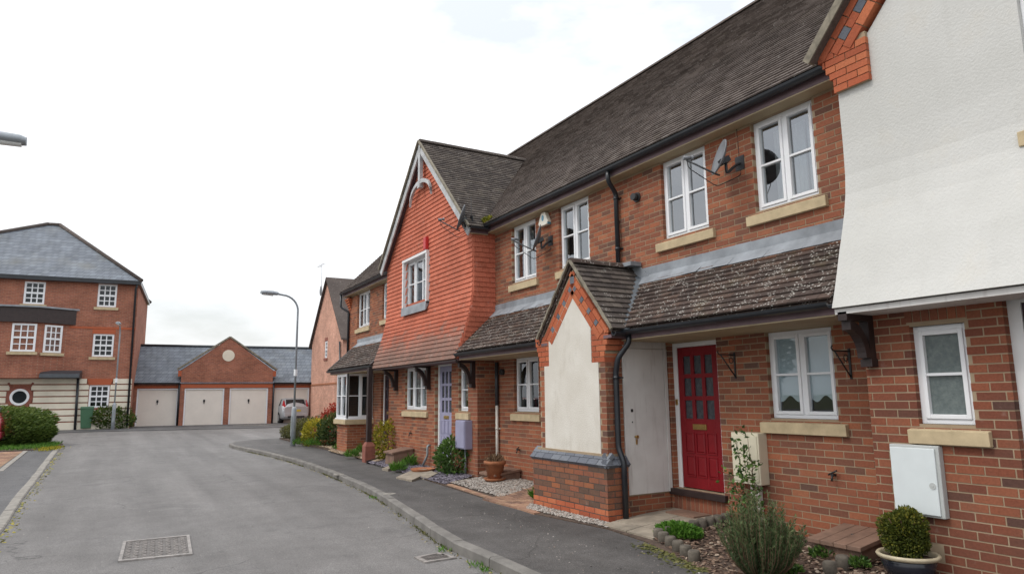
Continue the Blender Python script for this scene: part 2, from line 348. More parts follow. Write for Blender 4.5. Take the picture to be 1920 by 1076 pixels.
class MB:
    def __init__(s): s.v = []; s.f = []; s.t = []; s.sm = []
    def add(s, vs, fs, tint=.5, smooth=False):
        n = len(s.v); s.v.extend([tuple(float(c) for c in p) for p in vs]); s.f.extend([tuple(i+n for i in f) for f in fs]); s.t.extend([tint]*len(fs)); s.sm.extend([smooth]*len(fs)); return s
    def box(s, fr, u0, u1, v0, v1, w0, w1, tint=.5):
        c = [fr.p(u, v, w) for w in (w0, w1) for u, v in ((u0, v0), (u1, v0), (u1, v1), (u0, v1))]
        return s.add(c, [f[::-1] for f in CUBEF] if fr.neg else CUBEF, tint)
    def prism(s, fr, poly, w0, w1, tint=.5):
        n = len(poly); vs = [fr.p(u, v, w0) for u, v in poly]+[fr.p(u, v, w1) for u, v in poly]
        return s.add(vs, [tuple(range(n))[::-1], tuple(range(n, 2*n))]+[(i, (i+1) % n, n+(i+1) % n, n+i) for i in range(n)], tint)
    def bar(s, a, b, wu, wv, up=(0, 0, 1), tint=.5):      # rectangular bar from a to b
        a = np.asarray(a, float); b = np.asarray(b, float); d = b-a; d /= np.linalg.norm(d)
        x = np.cross(d, up); x /= max(np.linalg.norm(x), 1e-9); y = np.cross(x, d)
        c = [q+sx*x*wu/2+sy*y*wv/2 for q in (a, b) for sx, sy in ((-1, -1), (1, -1), (1, 1), (-1, 1))]
        return s.add(c, CUBEF, tint)
    def tube(s, pts, r, n=8, caps=True, tint=.5, smooth=True):
        pts = [np.asarray(p, float) for p in pts]; rs = r if isinstance(r, (list, tuple)) else [r]*len(pts); vs = []; fs = []
        t0 = pts[1]-pts[0]; up = np.array([0, 0, 1.0]) if abs(t0[2]) < .9*np.linalg.norm(t0) else np.array([1.0, 0, 0])
        x = np.cross(t0, up); x /= np.linalg.norm(x)
        for i, p in enumerate(pts):
            t = (pts[min(i+1, len(pts)-1)]-pts[max(i-1, 0)]); t /= np.linalg.norm(t)
            x = x-t*np.dot(x, t); x /= np.linalg.norm(x); y = np.cross(t, x)
            for k in range(n):
                a = 2*math.pi*k/n; vs.append(p+rs[i]*(math.cos(a)*x+math.sin(a)*y))
        for i in range(len(pts)-1):
            for k in range(n): fs.append((i*n+k, i*n+(k+1) % n, (i+1)*n+(k+1) % n, (i+1)*n+k))
        s.add(vs, fs, tint, smooth)
        if caps:
            m = len(s.v)-len(vs); s.f.append(tuple(m+k for k in range(n))[::-1]); s.f.append(tuple(m+(len(pts)-1)*n+k for k in range(n))); s.t += [tint]*2; s.sm += [False]*2
        return s
    def lathe(s, prof, cx, cy, n=20, cz=0.0, smooth=True, tint=.5):
        vs = [(cx+r*math.cos(2*math.pi*k/n), cy+r*math.sin(2*math.pi*k/n), cz+z) for r, z in prof for k in range(n)]; fs = []
        for i in range(len(prof)-1):
            for k in range(n): fs.append((i*n+k, i*n+(k+1) % n, (i+1)*n+(k+1) % n, (i+1)*n+k))
        return s.add(vs, fs, tint, smooth)
    def extrude(s, pa, pb, close=True, smooth=False, tint=.5):   # loft between two equal loops
        n = len(pa); fs = [(i, (i+1) % n, n+(i+1) % n, n+i) for i in range(n if close else n-1)]
        if close: fs += [tuple(range(n))[::-1], tuple(range(n, 2*n))]
        return s.add(list(pa)+list(pb), fs, tint, smooth)
    def mesh(s, name, recalc=True):
        me = bpy.data.meshes.new(name); me.from_pydata(s.v, [], s.f)
        a = me.attributes.new('tint', 'FLOAT', 'FACE'); a.data.foreach_set('value', s.t)
        me.polygons.foreach_set('use_smooth', s.sm)
        if recalc:
            bm = bmesh.new(); bm.from_mesh(me); bmesh.ops.recalc_face_normals(bm, faces=bm.faces); bm.to_mesh(me); bm.free()
        me.update(); return me
    def build(s, name, mat, parent=None, recalc=True, bevel=0):
        o = link(name, s.mesh(name, recalc), mat, parent)
        if bevel:
            b = o.modifiers.new('bevel', 'BEVEL'); b.width = bevel; b.segments = 2; b.limit_method = 'ANGLE'; b.angle_limit = math.radians(40)
        return o

CF = np.array(CUBEF)
SGN = np.array([(-1, -1, -1), (1, -1, -1), (1, 1, -1), (-1, 1, -1), (-1, -1, 1), (1, -1, 1), (1, 1, 1), (-1, 1, 1)], float)
PCACHE = {}
class Pieces:
    """alike box pieces: the ones that show largest become objects, the rest one joined part"""
    def __init__(s): s.c = []; s.R = []; s.h = []; s.t = []
    def add(s, c, R, h, t): s.c.append(c); s.R.append(R); s.h.append(h); s.t.append(t)
    def addf(s, fr, u0, u1, v0, v1, w0, w1, t, jit=0.0):
        R = np.stack([fr.U, fr.V, fr.N], 1)
        if jit: R = R@np.array(Matrix.Rotation(rnd.uniform(-jit, jit), 3, 'X')@Matrix.Rotation(rnd.uniform(-jit, jit), 3, 'Y')@Matrix.Rotation(rnd.uniform(-jit, jit)*.5, 3, 'Z'))
        s.add(fr.p((u0+u1)/2, (v0+v1)/2, (w0+w1)/2), R, ((u1-u0)/2, (v1-v0)/2, (w1-w0)/2), t)
    def build(s, name, mat, parent, nmax=300, minpx=7.0, margin=40):
        if not s.c: return
        c = np.array(s.c); R = np.array(s.R); h = np.array(s.h); t = np.array(s.t); n = len(c)
        v = c-CAM; w = v@FW; wx = np.where(w > .1, w, 1e9); x = 960+FPX*(v@XR)/wx; y = 538-FPX*(v@UP)/wx
        size = FPX*2*np.sort(h, 1)[:, 2]/wx
        vis = (w > .3) & (x > -margin) & (x < 1920+margin) & (y > -margin) & (y < 1076+margin) & (size > minpx)
        order = np.argsort(-np.where(vis, size*(1+.02*npr.random(n)), 0)); k = min(nmax, int(vis.sum())); ind = order[:k]; rest = order[k:]
        det = np.linalg.det(R)
        for i in ind:
            tb = min(9, int(t[i]*10)); key = (mat, round(h[i][0]*250), round(h[i][1]*250), round(h[i][2]*500), tb, det[i] < 0)
            me = PCACHE.get(key)
            if me is None:
                me = bpy.data.meshes.new(name); hh = h[i]; me.from_pydata([tuple(q) for q in SGN*hh], [], [f[::-1] for f in CUBEF] if det[i] < 0 else list(CUBEF))
                a = me.attributes.new('tint', 'FLOAT', 'FACE'); a.data.foreach_set('value', [(tb+.5)/10]*6); me.materials.append(MATS[mat]); PCACHE[key] = me
            o = bpy.data.objects.new(name, me); COL.objects.link(o); o.parent = parent
            M = Matrix.Identity(4)
            for a in range(3):
                for b in range(3): M[a][b] = R[i][a][b]
                M[a][3] = c[i][a]
            b = BASE.get(parent.name)
            if b is not None: o.matrix_parent_inverse = Matrix.Translation((-b[0], -b[1], -b[2]))
            o.matrix_basis = M
        if len(rest):
            vv = np.einsum('nij,nkj->nki', R[rest], SGN[None]*h[rest][:, None, :])+c[rest][:, None, :]
            ff = CF[None]+8*np.arange(len(rest))[:, None, None]; neg = det[rest] < 0; ff[neg] = ff[neg][:, :, ::-1]
            raw(name+'s', vv.reshape(-1, 3), ff.reshape(-1, 4), np.repeat(t[rest], 6), mat, parent)['kind'] = 'stuff'

def raw(name, V, Fq, tint, mat, parent=None, smooth=False):
    me = bpy.data.meshes.new(name); V = np.asarray(V, np.float32); Fq = np.asarray(Fq, np.int32); k = Fq.shape[1]
    me.vertices.add(len(V)); me.vertices.foreach_set('co', V.ravel()); me.loops.add(Fq.size); me.loops.foreach_set('vertex_index', Fq.ravel())
    me.polygons.add(len(Fq)); me.polygons.foreach_set('loop_start', np.arange(0, Fq.size, k, dtype=np.int32)); me.polygons.foreach_set('loop_total', np.full(len(Fq), k, np.int32))
    me.update(calc_edges=True)
    a = me.attributes.new('tint', 'FLOAT', 'FACE'); a.data.foreach_set('value', np.asarray(tint, np.float32))
    me.polygons.foreach_set('use_smooth', np.full(len(Fq), bool(smooth)))
    return link(name, me, mat, parent)

def brick_tint(): 
    r = rnd.random()
    return rnd.uniform(.06, .24) if r < .09 else (rnd.uniform(.25, .5) if r < .40 else rnd.uniform(.45, .95))
def subtract(a, b, cuts):
    out = [(a, b)]
    for c0, c1 in cuts:
        nx = []
        for p, q in out:
            if c1 <= p or c0 >= q: nx.append((p, q)); continue
            if c0 > p: nx.append((p, c0))
            if c1 < q: nx.append((c1, q))
        out = nx
    return out
CRS = .075
def lay_bricks(P, fr, u0, u1, v0, v1, holes=(), depth=.012, limit=None, tint=brick_tint, length=.225, first=0, vgrid=.0, back=.10):
    k0 = int(math.floor((v0-vgrid)/CRS+1e-6)); k = k0
    while vgrid+k*CRS < v1-.012:
        a = max(v0, vgrid+k*CRS); b = min(v1, vgrid+(k+1)*CRS)-.012; k += 1
        if b-a < .018: continue
        lo, hi = (u0, u1) if limit is None else limit((a+b)/2)
        if hi-lo < .04: continue
        segs = subtract(lo, hi, [(h[0]+.003, h[1]-.003) for h in holes if h[2] < b-.004 and h[3] > a+.004])
        off = ((k+first) % 2)*length/2
        for s0, s1 in segs:
            i = math.floor((s0-off)/length)
            while off+i*length < s1:
                p = max(s0, off+i*length); q = min(s1, off+(i+1)*length)-.012; i += 1
                if q > s1-.014: q = s1-.002
                if q-p < .03: continue
                d = rnd.uniform(-.0015, .0015)
                P.addf(fr, p, q, a, b, -back, depth-.0085+d, tint(), .003)
def wall_mesh(m, fr, u0, u1, v0, v1, holes, w0, w1):
    us = sorted({u0, u1, *[min(max(x, u0), u1) for h in holes for x in h[:2]]}); vs = sorted({v0, v1, *[min(max(x, v0), v1) for h in holes for x in h[2:]]})
    for a, b in zip(us, us[1:]):
        run = None
        for c, d in zip(vs, vs[1:]):
            solid = b-a > 1e-6 and d-c > 1e-6 and not any(h[0] < (a+b)/2 < h[1] and h[2] < (c+d)/2 < h[3] for h in holes)
            if solid: run = (run[0], d) if run else (c, d)
            if (not solid or d == vs[-1]) and run:
                m.box(fr, a, b, run[0], run[1], w0, w1); run = None

def tiles(part, at, u0, u1, vlen, gauge, width, mat, mask=None, nmax=280, tint=None, thick=.019, name='tile', lift=.032, minpx=7.0, L=1.7, limits=None):
    """at(v) -> Fr with origin at u = 0 and arc-length v up the slope"""
    P = Pieces(); n = int(round(vlen/gauge))
    for k in range(n):
        v = k*gauge; fr = at(v); ln = gauge*L; off = (k % 2)*width/2
        a0, a1 = (u0, u1) if limits is None else limits(v+gauge*.3)
        if a1-a0 < .03: continue
        ang = math.atan2(lift, ln)
        i = math.floor((a0-off)/width)
        while off+i*width < a1:
            p = max(a0, off+i*width); q = min(a1, off+(i+1)*width)-.003; i += 1
            if q-p < .02: continue
            if mask and not mask((p+q)/2, v+gauge*.5): continue
            j = rnd.gauss(0, .006); jj = rnd.gauss(0, .004)
            Vt = fr.V*math.cos(ang+j)-fr.N*math.sin(ang+j); Nt = fr.N*math.cos(ang+j)+fr.V*math.sin(ang+j)
            Ut = fr.U*math.cos(jj)+Vt*math.sin(jj); Vt = Vt*math.cos(jj)-fr.U*math.sin(jj)
            c = fr.p((p+q)/2, 0, lift*.55+thick/2)+Vt*(ln/2-.5*ln+ln*.5-.002)
            P.add(c-Vt*0.0, np.stack([Ut, Vt, Nt], 1), ((q-p)/2, ln/2, thick/2), tint(v, (p+q)/2) if tint else rnd.random())
    P.build(name, mat, part, nmax, minpx)
def plane_at(O, U, V, N):
    O = np.asarray(O, float); U = np.asarray(U, float); V = np.asarray(V, float); N = np.asarray(N, float)
    return lambda v: Fr(O+V*v, U, V, N)

def half_gutter(a, b, r=.058, n=8):
    """half-round channel from a to b, both ends closed by the wall of the channel"""
    a = np.asarray(a, float); b = np.asarray(b, float); d = b-a; d /= np.linalg.norm(d); x = np.cross(d, (0, 0, 1)); x /= np.linalg.norm(x); m = MB()
    def loop(p):
        o = [p+r*(math.cos(t)*x+math.sin(t)*np.array([0, 0, 1.0])) for t in np.linspace(math.pi, 2*math.pi, n)]
        return o+[p+(r-.008)*(math.cos(t)*x+math.sin(t)*np.array([0, 0, 1.0])) for t in np.linspace(2*math.pi, math.pi, n)]
    m.extrude(loop(a), loop(b), True, False); return m
# ================================================================== ground
def sheet(name, poly, zf, mat, kind='structure', thick=.0, parent=None, sub=0):
    """flat polygon (x, y), triangulated; top at zf(x, y); with a skirt when thick > 0"""
    bm = bmesh.new(); vs = [bm.verts.new((p[0], p[1], 0)) for p in poly]; f = bm.faces.new(vs)
    if f.normal.z < 0 or sum((poly[i][0]*poly[(i+1) % len(poly)][1]-poly[(i+1) % len(poly)][0]*poly[i][1]) for i in range(len(poly))) < 0: f.normal_flip()
    bmesh.ops.triangulate(bm, faces=bm.faces[:])
    if sub: bmesh.ops.subdivide_edges(bm, edges=bm.edges[:], cuts=sub, use_grid_fill=True)
    if thick:
        r = bmesh.ops.extrude_face_region(bm, geom=bm.faces[:]); top = {v for v in r['geom'] if isinstance(v, bmesh.types.BMVert)}
        for v in bm.verts: v.co.z = zf(v.co.x, v.co.y)-(0 if v in top else thick)
        bmesh.ops.recalc_face_normals(bm, faces=bm.faces[:])
    else:
        for v in bm.verts: v.co.z = zf(v.co.x, v.co.y)
    me = bpy.data.meshes.new(name); bm.to_mesh(me); bm.free(); me.attributes.new('tint', 'FLOAT', 'FACE')
    o = link(name, me, mat, parent)
    if kind: o['kind'] = kind
    return o
def grid_sheet(name, x0, x1, y0, y1, nx, ny, zf, mat):
    xs = np.linspace(x0, x1, nx); ys = np.linspace(y0, y1, ny); V = [(x, y, zf(x, y)) for y in ys for x in xs]
    Fq = [(j*nx+i, j*nx+i+1, (j+1)*nx+i+1, (j+1)*nx+i) for j in range(ny-1) for i in range(nx-1)]
    o = raw(name, V, Fq, [0]*len(Fq), mat); o['kind'] = 'structure'; return o
simple('earth', (.10, .11, .05), .95, var=.4, vscale=2)
grid_sheet('ground', -400, 400, -300, 500, 9, 61, lambda x, y: gz(y)-.25, 'earth')
grid_sheet('road', -40, 60, -14, 60, 41, 149, lambda x, y: gz(y), 'road_asphalt')

# right-hand kerb line (front top edge), near to far, then round the corner
kerb_px = [(985, 1076), (930, 1048), (836, 1010), (770, 962), (700, 917), (625, 885), (560, 862), (520, 852), (480, 843), (450, 837.5), (433, 834)]
KR = [onG(x, y, .11)[:2] for x, y in kerb_px]
KR = [np.array((KR[0][0]+.02, -9.0))]+[np.array((KR[0][0]+.01, 1.0))]+KR
c_end = KR[-1]; KR += [c_end+np.array(d) for d in ((.02, .7), (.16, 1.3), (.45, 1.8), (.9, 2.15), (1.6, 2.4), (3.2, 2.7), (6.4, 3.1))]
def resample(pts, step):
    pts = np.array(pts); d = np.r_[0, np.cumsum(np.linalg.norm(np.diff(pts, axis=0), axis=1))]; n = max(2, int(round(d[-1]/step))+1); s = np.linspace(0, d[-1], n)
    return np.stack([np.interp(s, d, pts[:, 0]), np.interp(s, d, pts[:, 1])], 1)
def smooth_line(pts, it=2):
    pts = [np.asarray(p, float) for p in pts]
    for _ in range(it):
        q = [pts[0]]
        for a, b in zip(pts, pts[1:]): q += [.75*a+.25*b, .25*a+.75*b]
        pts = q+[pts[-1]]
    return pts
KRS = smooth_line(KR, 1)
def kerb(name, line, hgt, width, side, label_mat='kerb_conc', step=.915, zt=0.0):
    """stones along a line; side = +1: the body lies to the right of the direction of travel"""
    pts = resample(line, step); bed = MB(); root = None; stones = []
    for a, b in zip(pts, pts[1:]):
        d = (b-a)/np.linalg.norm(b-a); nrm = np.array((d[1], -d[0]))*side
        stones.append((a, b, d, nrm))
    L0 = [p for p in pts]; nn = [s[3] for s in stones]+[stones[-1][3]]
    for i in range(len(pts)-1):
        a, b = pts[i], pts[i+1]; n0, n1 = nn[i], nn[i+1]
        q = [a+n0*.012, b+n1*.012, b+n1*(width-.012), a+n0*(width-.012)]
        zz = [gz(p[1])+hgt-.012 for p in q]
        bed.add([(p[0], p[1], z-.14) for p, z in zip(q, zz)]+[(p[0], p[1], z) for p, z in zip(q, zz)], CUBEF)
    root = bed.build(name, 'concrete'); root['kind'] = 'structure'
    for i, (a, b, d, nrm) in enumerate(stones):
        g = .005; a2 = a+d*g; b2 = b-d*g; m = MB(); ch = .018; dz = rnd.uniform(-.003, .003); sh = rnd.uniform(-.004, .004)
        prof = [(0, -.16), (0, hgt-ch), (ch, hgt), (width, hgt), (width, -.16)]
        n0 = nrm if i == 0 else (nrm+stones[i-1][3])/2; n1 = nrm if i == len(stones)-1 else (nrm+stones[i+1][3])/2
        la = [(*(a2+n0*(o+sh)), gz(a2[1])+z+dz) for o, z in prof]; lb = [(*(b2+n1*(o+sh)), gz(b2[1])+z+dz) for o, z in prof]
        m.extrude(la, lb); m.build('kerb_stone', label_mat, root)
    return root
kerb('kerb', KRS, .11, .125, 1)

# pavement back edge (front of the gardens), near to far
back_px = [(1340, 1076), (1300, 1058), (1215, 1016), (1140, 991), (1000, 962), (830, 909), (700, 868), (640, 849), (590, 838), (553, 830), (524, 822)]
BK = [onG(x, y, .13)[:2] for x, y in back_px]
BK = [np.array((BK[0][0]-.05, -9.0)), np.array((BK[0][0]-.03, 2.0))]+BK
def off_line(line, o):
    out = []
    for i, p in enumerate(line):
        a = line[max(i-1, 0)]; b = line[min(i+1, len(line)-1)]; d = (b-a)/np.linalg.norm(b-a); out.append(p+np.array((d[1], -d[0]))*o)
    return out
inner = off_line([np.array(p) for p in resample(KRS, .6)], .122)
far_r = np.array((BK[-1][0]+4.0, BK[-1][1]+2.2))
pave_poly = [tuple(p) for p in inner]+[(inner[-1][0], inner[-1][1]-2.2), tuple(far_r)]+[tuple(p) for p in BK[::-1]]
def pz(x, y): return gz(y)+.109+.012*min(max((x-3.6)/1.6, 0), 1)
pavement = sheet('pavement', pave_poly, pz, 'path_asphalt', thick=.2)
# garden sheet behind the pavement, rising to the house walls
def gdz(x, y):
    t = min(max((x-5.0)/1.4, 0), 1); return gz(y)+.118+.095*t
gard_poly = [tuple(p) for p in BK]+[tuple(far_r), (12.5, 34), (12.5, -9)]
garden = sheet('garden_ground', gard_poly, gdz, 'soil', thick=.25, sub=2)

# left kerb, drive and verge
LKp = [onG(x, y, .03)[:2] for x, y in ((0, 1002), (40, 936), (75, 891), (100, 855), (113, 839))]
LK = [np.array((LKp[0][0]+.05, -9.0))]+LKp+[LKp[-1]+np.array(d) for d in ((-.05, .5), (-.3, 1.0), (-.9, 1.4), (-6, 2.2))]
kerb('kerb_low', smooth_line(LK, 1), .03, .15, -1, 'concrete')
li = off_line([np.array(p) for p in resample(smooth_line(LK, 1), .6)], -.147)
lp = [tuple(p) for p in li]+[(-14, li[-1][1]), (-14, -9)]
sheet('driveway', lp, lambda x, y: gz(y)+.028, 'drive_asphalt', thick=.12)
# tarmac apron in front of the flats and the garages
ap = [onG(x, y, .0)[:2] for x, y in ((-120, 812), (105, 812), (170, 809.5), (330, 806), (520, 801.5), (600, 799))]
apron = [(p[0], p[1]) for p in ap]+[(16, 46), (-22, 48)]
sheet('apron', apron, lambda x, y: gz(y)+.03, 'drive_asphalt', thick=.08)
me_line = MB()
for (a, b) in (((437, 797.5), (520, 795.5)),):
    p = onG(*a, .04); q = onG(*b, .04); d = (q-p)/np.linalg.norm(q-p); n = np.array((-d[1], d[0], 0))
    for s0 in (0,): me_line.add([p+(0, 0, .001), q+(0, 0, .001), q+n*.35+(0, 0, .001), p+n*.35+(0, 0, .001), p-(0, 0, .02), q-(0, 0, .02), q+n*.35-(0, 0, .02), p+n*.35-(0, 0, .02)], CUBEF)
o = me_line.build('threshold_strip', 'concrete'); tag(o, 'pale concrete strip on the ground before the silver car', 'concrete strip')

# block-paved drive on the left
A0 = onG(48, 846, .03); A1 = onG(0, 883, .03)
bpoly = [(A0[0]-.1, A0[1]), (A1[0]-.1, A1[1]-.5), (A1[0]-.1, 8), (-14, 8), (-14, A0[1]+.1)]
bpv = sheet('block_drive', bpoly, lambda x, y: gz(y)+.034, 'mortar')
P = Pieces()
y = 14.0
while y < A0[1]:
    x = A1[0]-.1-.11; k = int(y/.105)
    for i in range(22):
        xx = A1[0]-.12-i*.21-(k % 2)*.105; z = gz(y)+.034
        P.addf(FZ, xx-.2, xx-.006, y, y+.099, z-.02, z+.006, rnd.random(), .006)
    y += .105
P.build('paving_block', 'paver', bpv, 200, 5)
eg = MB(); eg.bar((A0[0], A0[1], gz(A0[1])+.03), (A1[0], A1[1], .03), .12, .05); q = eg.build('edging_strip', 'concrete', bpv)

# ================================================================== scatter helpers
OCT = np.array([(1, 0, 0), (-1, 0, 0), (0, 1, 0), (0, -1, 0), (0, 0, 1), (0, 0, -1)], float)
OCTF = np.array([(0, 2, 4), (2, 1, 4), (1, 3, 4), (3, 0, 4), (2, 0, 5), (1, 2, 5), (3, 1, 5), (0, 3, 5)])
PRV = np.array([(1, 0, .2), (.45, .85, -.1), (-.5, .8, .15), (-1, -.1, -.1), (-.4, -.9, .1), (.55, -.8, -.15), (.1, .1, .75), (0, 0, -.7)], float)
PRF = np.array([(0, 1, 6), (1, 2, 6), (2, 3, 6), (3, 4, 6), (4, 5, 6), (5, 0, 6), (1, 0, 7), (2, 1, 7), (3, 2, 7), (4, 3, 7), (5, 4, 7), (0, 5, 7)])
def stones(name, pts, size, mat, flat=.7, parent=None, kind='stuff'):
    n = len(pts); pts = np.asarray(pts, float); a = npr.random(n)*2*math.pi; s = size*(.55+.9*npr.random(n))
    sc = np.stack([s*(.7+.6*npr.random(n)), s*(.6+.5*npr.random(n)), s*flat*(.6+.6*npr.random(n))], 1)
    V = PRV[None]*sc[:, None, :]; tl = npr.normal(0, .35, n); ct, st = np.cos(tl)[:, None], np.sin(tl)[:, None]
    V = np.stack([V[..., 0], V[..., 1]*ct-V[..., 2]*st, V[..., 1]*st+V[..., 2]*ct], -1); ca, sa = np.cos(a)[:, None], np.sin(a)[:, None]
    V = np.stack([V[..., 0]*ca-V[..., 1]*sa, V[..., 0]*sa+V[..., 1]*ca, V[..., 2]], -1)+pts[:, None, :]
    Fq = PRF[None]+8*np.arange(n)[:, None, None]
    o = raw(name, V.reshape(-1, 3), Fq.reshape(-1, 3), np.repeat(npr.random(n), len(PRF)), mat, parent)
    if kind: o['kind'] = kind
    return o
def in_poly(x, y, poly):
    c = False; n = len(poly)
    for i in range(n):
        x0, y0 = poly[i][:2]; x1, y1 = poly[(i+1) % n][:2]
        if (y0 > y) != (y1 > y) and x < (x1-x0)*(y-y0)/(y1-y0)+x0: c = not c
    return c
def fill(poly, n, zf, avoid=None):
    xs = [p[0] for p in poly]; ys = [p[1] for p in poly]; out = []
    while len(out) < n:
        x = rnd.uniform(min(xs), max(xs)); y = rnd.uniform(min(ys), max(ys))
        if in_poly(x, y, poly) and not (avoid and avoid(x, y)): out.append((x, y, zf(x, y)))
    return out
def leaves(name, parent, mat, P, D, ln, wd, tint=None, fold=.35, kind=None):
    """diamond leaves at P pointing along D"""
    P = np.asarray(P, float); D = np.asarray(D, float); n = len(P); D /= np.linalg.norm(D, axis=1)[:, None]+1e-9
    r = npr.normal(size=(n, 3)); X = np.cross(D, r); X /= np.linalg.norm(X, axis=1)[:, None]+1e-9; N = np.cross(X, D)
    l = (ln*(.65+.7*npr.random(n)))[:, None]; w = (wd*(.65+.7*npr.random(n)))[:, None]
    a = P; b = P+D*l*.5+X*w*.5+N*w*fold*.5; c = P+D*l; d = P+D*l*.5-X*w*.5+N*w*fold*.5
    V = np.stack([a, b, c, d], 1).reshape(-1, 3); i = 4*np.arange(n)[:, None]
    Fq = np.concatenate([i+np.array([[0, 1, 2]]), i+np.array([[0, 2, 3]])], 1).reshape(-1, 3)
    t = npr.random(n) if tint is None else np.clip(tint, 0, 1)
    o = raw(name, V, Fq, np.repeat(t, 2), mat, parent)
    if kind: o['kind'] = kind
    return o
def blob_points(n, c, r, lumps=14, shell=.55, flat_bottom=True, seed=1):
    """points through a lumpy ellipsoid volume with outward directions"""
    g = np.random.default_rng(seed); c = np.asarray(c, float); r = np.asarray(r, float)
    ld = g.normal(size=(lumps, 3)); ld /= np.linalg.norm(ld, axis=1)[:, None]; ls = g.uniform(.10, .34, lumps)
    d = g.normal(size=(n, 3)); d /= np.linalg.norm(d, axis=1)[:, None]
    if flat_bottom: d[:, 2] = np.where(d[:, 2] < -.25, -d[:, 2]*.6, d[:, 2]); d /= np.linalg.norm(d, axis=1)[:, None]
    k = np.max(np.maximum(0, (d@ld.T-.72)/.28)*ls[None], 1)
    rad = (shell+(1-shell)*g.random(n)**.6)*(.78+k)
    P = c+d*r*rad[:, None]; o = d*.8+g.normal(size=(n, 3))*.55+np.array((0, 0, .35)); return P, o, rad
def shrub(name, label, loc, r, n, ln, wd, mat, cat='shrub', group=None, seed=1, cz=None, stems=5, shell=.5, tintbias=0.0, lumps=14):
    loc = np.asarray(loc, float); root = thing(name, label, cat, loc, group=group); cz = r[2]*.75 if cz is None else cz
    tot = cz+r[2]; P, D, rad = blob_points(n, loc+(0, 0, tot*.47), (r[0]*1.12, r[1]*1.12, tot*.60), lumps, shell, False, seed)
    P[:, 2] = loc[2]+.01+np.abs(P[:, 2]-loc[2]-.01)
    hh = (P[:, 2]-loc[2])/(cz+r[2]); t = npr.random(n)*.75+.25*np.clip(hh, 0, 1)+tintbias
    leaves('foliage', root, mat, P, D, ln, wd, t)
    m = MB(); g = random.Random(seed)
    for i in range(stems):
        a = g.uniform(0, 6.28); q = loc+np.array((math.cos(a)*r[0]*.5, math.sin(a)*r[1]*.5, cz+r[2]*.3*g.random())); m.tube([loc+(0, 0, -.03), (loc+q)/2+(0, 0, .05), q], [.014, .009, .004], 5)
    m.build('stem', 'stem', root); return root
# ================================================================== windows, doors
def window(root, fr, u0, u1, v0, v1, lights=2, bar=True, wf=-.055, sill=True, cill=True, label=None, sashes=(0, 1), opaque=None, deep=.07, head=False, rows=1, sx=(.10, .10), bw=.024):
    """upvc casement: house > window > frame, sash, glazing_bar, pane, sill"""
    m = MB(); f = .045
    m.box(fr, u0, u0+f, v0, v1, wf-deep, wf); m.box(fr, u1-f, u1, v0, v1, wf-deep, wf)
    m.box(fr, u0+f, u1-f, v1-f, v1, wf-deep, wf); m.box(fr, u0+f, u1-f, v0, v0+f, wf-deep, wf)
    w = (u1-u0-2*f)/lights
    for i in range(1, lights):
        x = u0+f+i*w; m.box(fr, x-.022, x+.022, v0+f, v1-f, wf-deep, wf)
    if cill: m.box(fr, u0-.012, u1+.012, v0-.035, v0, wf-deep, wf+.035)
    if head: m.box(fr, u0-.012, u1+.012, v1, v1+.035, wf-deep, wf+.03)
    win = m.build('window', 'upvc', root, bevel=.004)
    if label: win['label'] = label
    for i in range(lights):
        a = u0+f+i*w+(.022 if i else 0); b = u0+f+(i+1)*w-(.022 if i < lights-1 else 0); s = .038 if i in sashes else .012; wp = wf+.014 if i in sashes else wf-.008
        q = MB(); c, d = v0+f, v1-f
        q.box(fr, a, a+s, c, d, wf-.05, wp); q.box(fr, b-s, b, c, d, wf-.05, wp); q.box(fr, a+s, b-s, d-s, d, wf-.05, wp); q.box(fr, a+s, b-s, c, c+s, wf-.05, wp)
        q.build('sash', 'upvc', win, bevel=.004)
        vm = [c+s]+([c+s+(d-c-2*s)*k/2 for k in (1,)] if bar else [])+[d-s]
        if bar:
            bm_ = MB(); bm_.box(fr, a+s, b-s, vm[1]-bw/2, vm[1]+bw/2, wf-.045, wp-.006); bm_.build('glazing_bar', 'upvc', win)
        for c0, d0 in zip(vm, vm[1:]):
            g = MB(); g.box(fr, a+s-.004, b-s+.004, c0, d0, wf-.034, wf-.028); g.build('pane', opaque or 'glass', win)
    if sill:
        q = MB(); hs = .135; so = .055
        prof = [(v0-.035-hs, -.02), (v0-.035-hs, so), (v0-.05, so+.004), (v0-.036, -.02)]
        q.extrude([fr.p(u0-sx[0], v, w_) for v, w_ in prof], [fr.p(u1+sx[1], v, w_) for v, w_ in prof]); q.build('sill', 'stone', win, bevel=.006)
    return win
def interior(root, fr, u0, u1, v0, v1, depth=1.4, mat='dark_room'):
    m = MB(); m.box(fr, u0-.5, u1+.5, v0-.5, v1+.3, -depth-.03, -depth); m.box(fr, u0-.5, u1+.5, v0-.52, v0-.5, -depth, -.2); m.build('room_wall', mat, root)
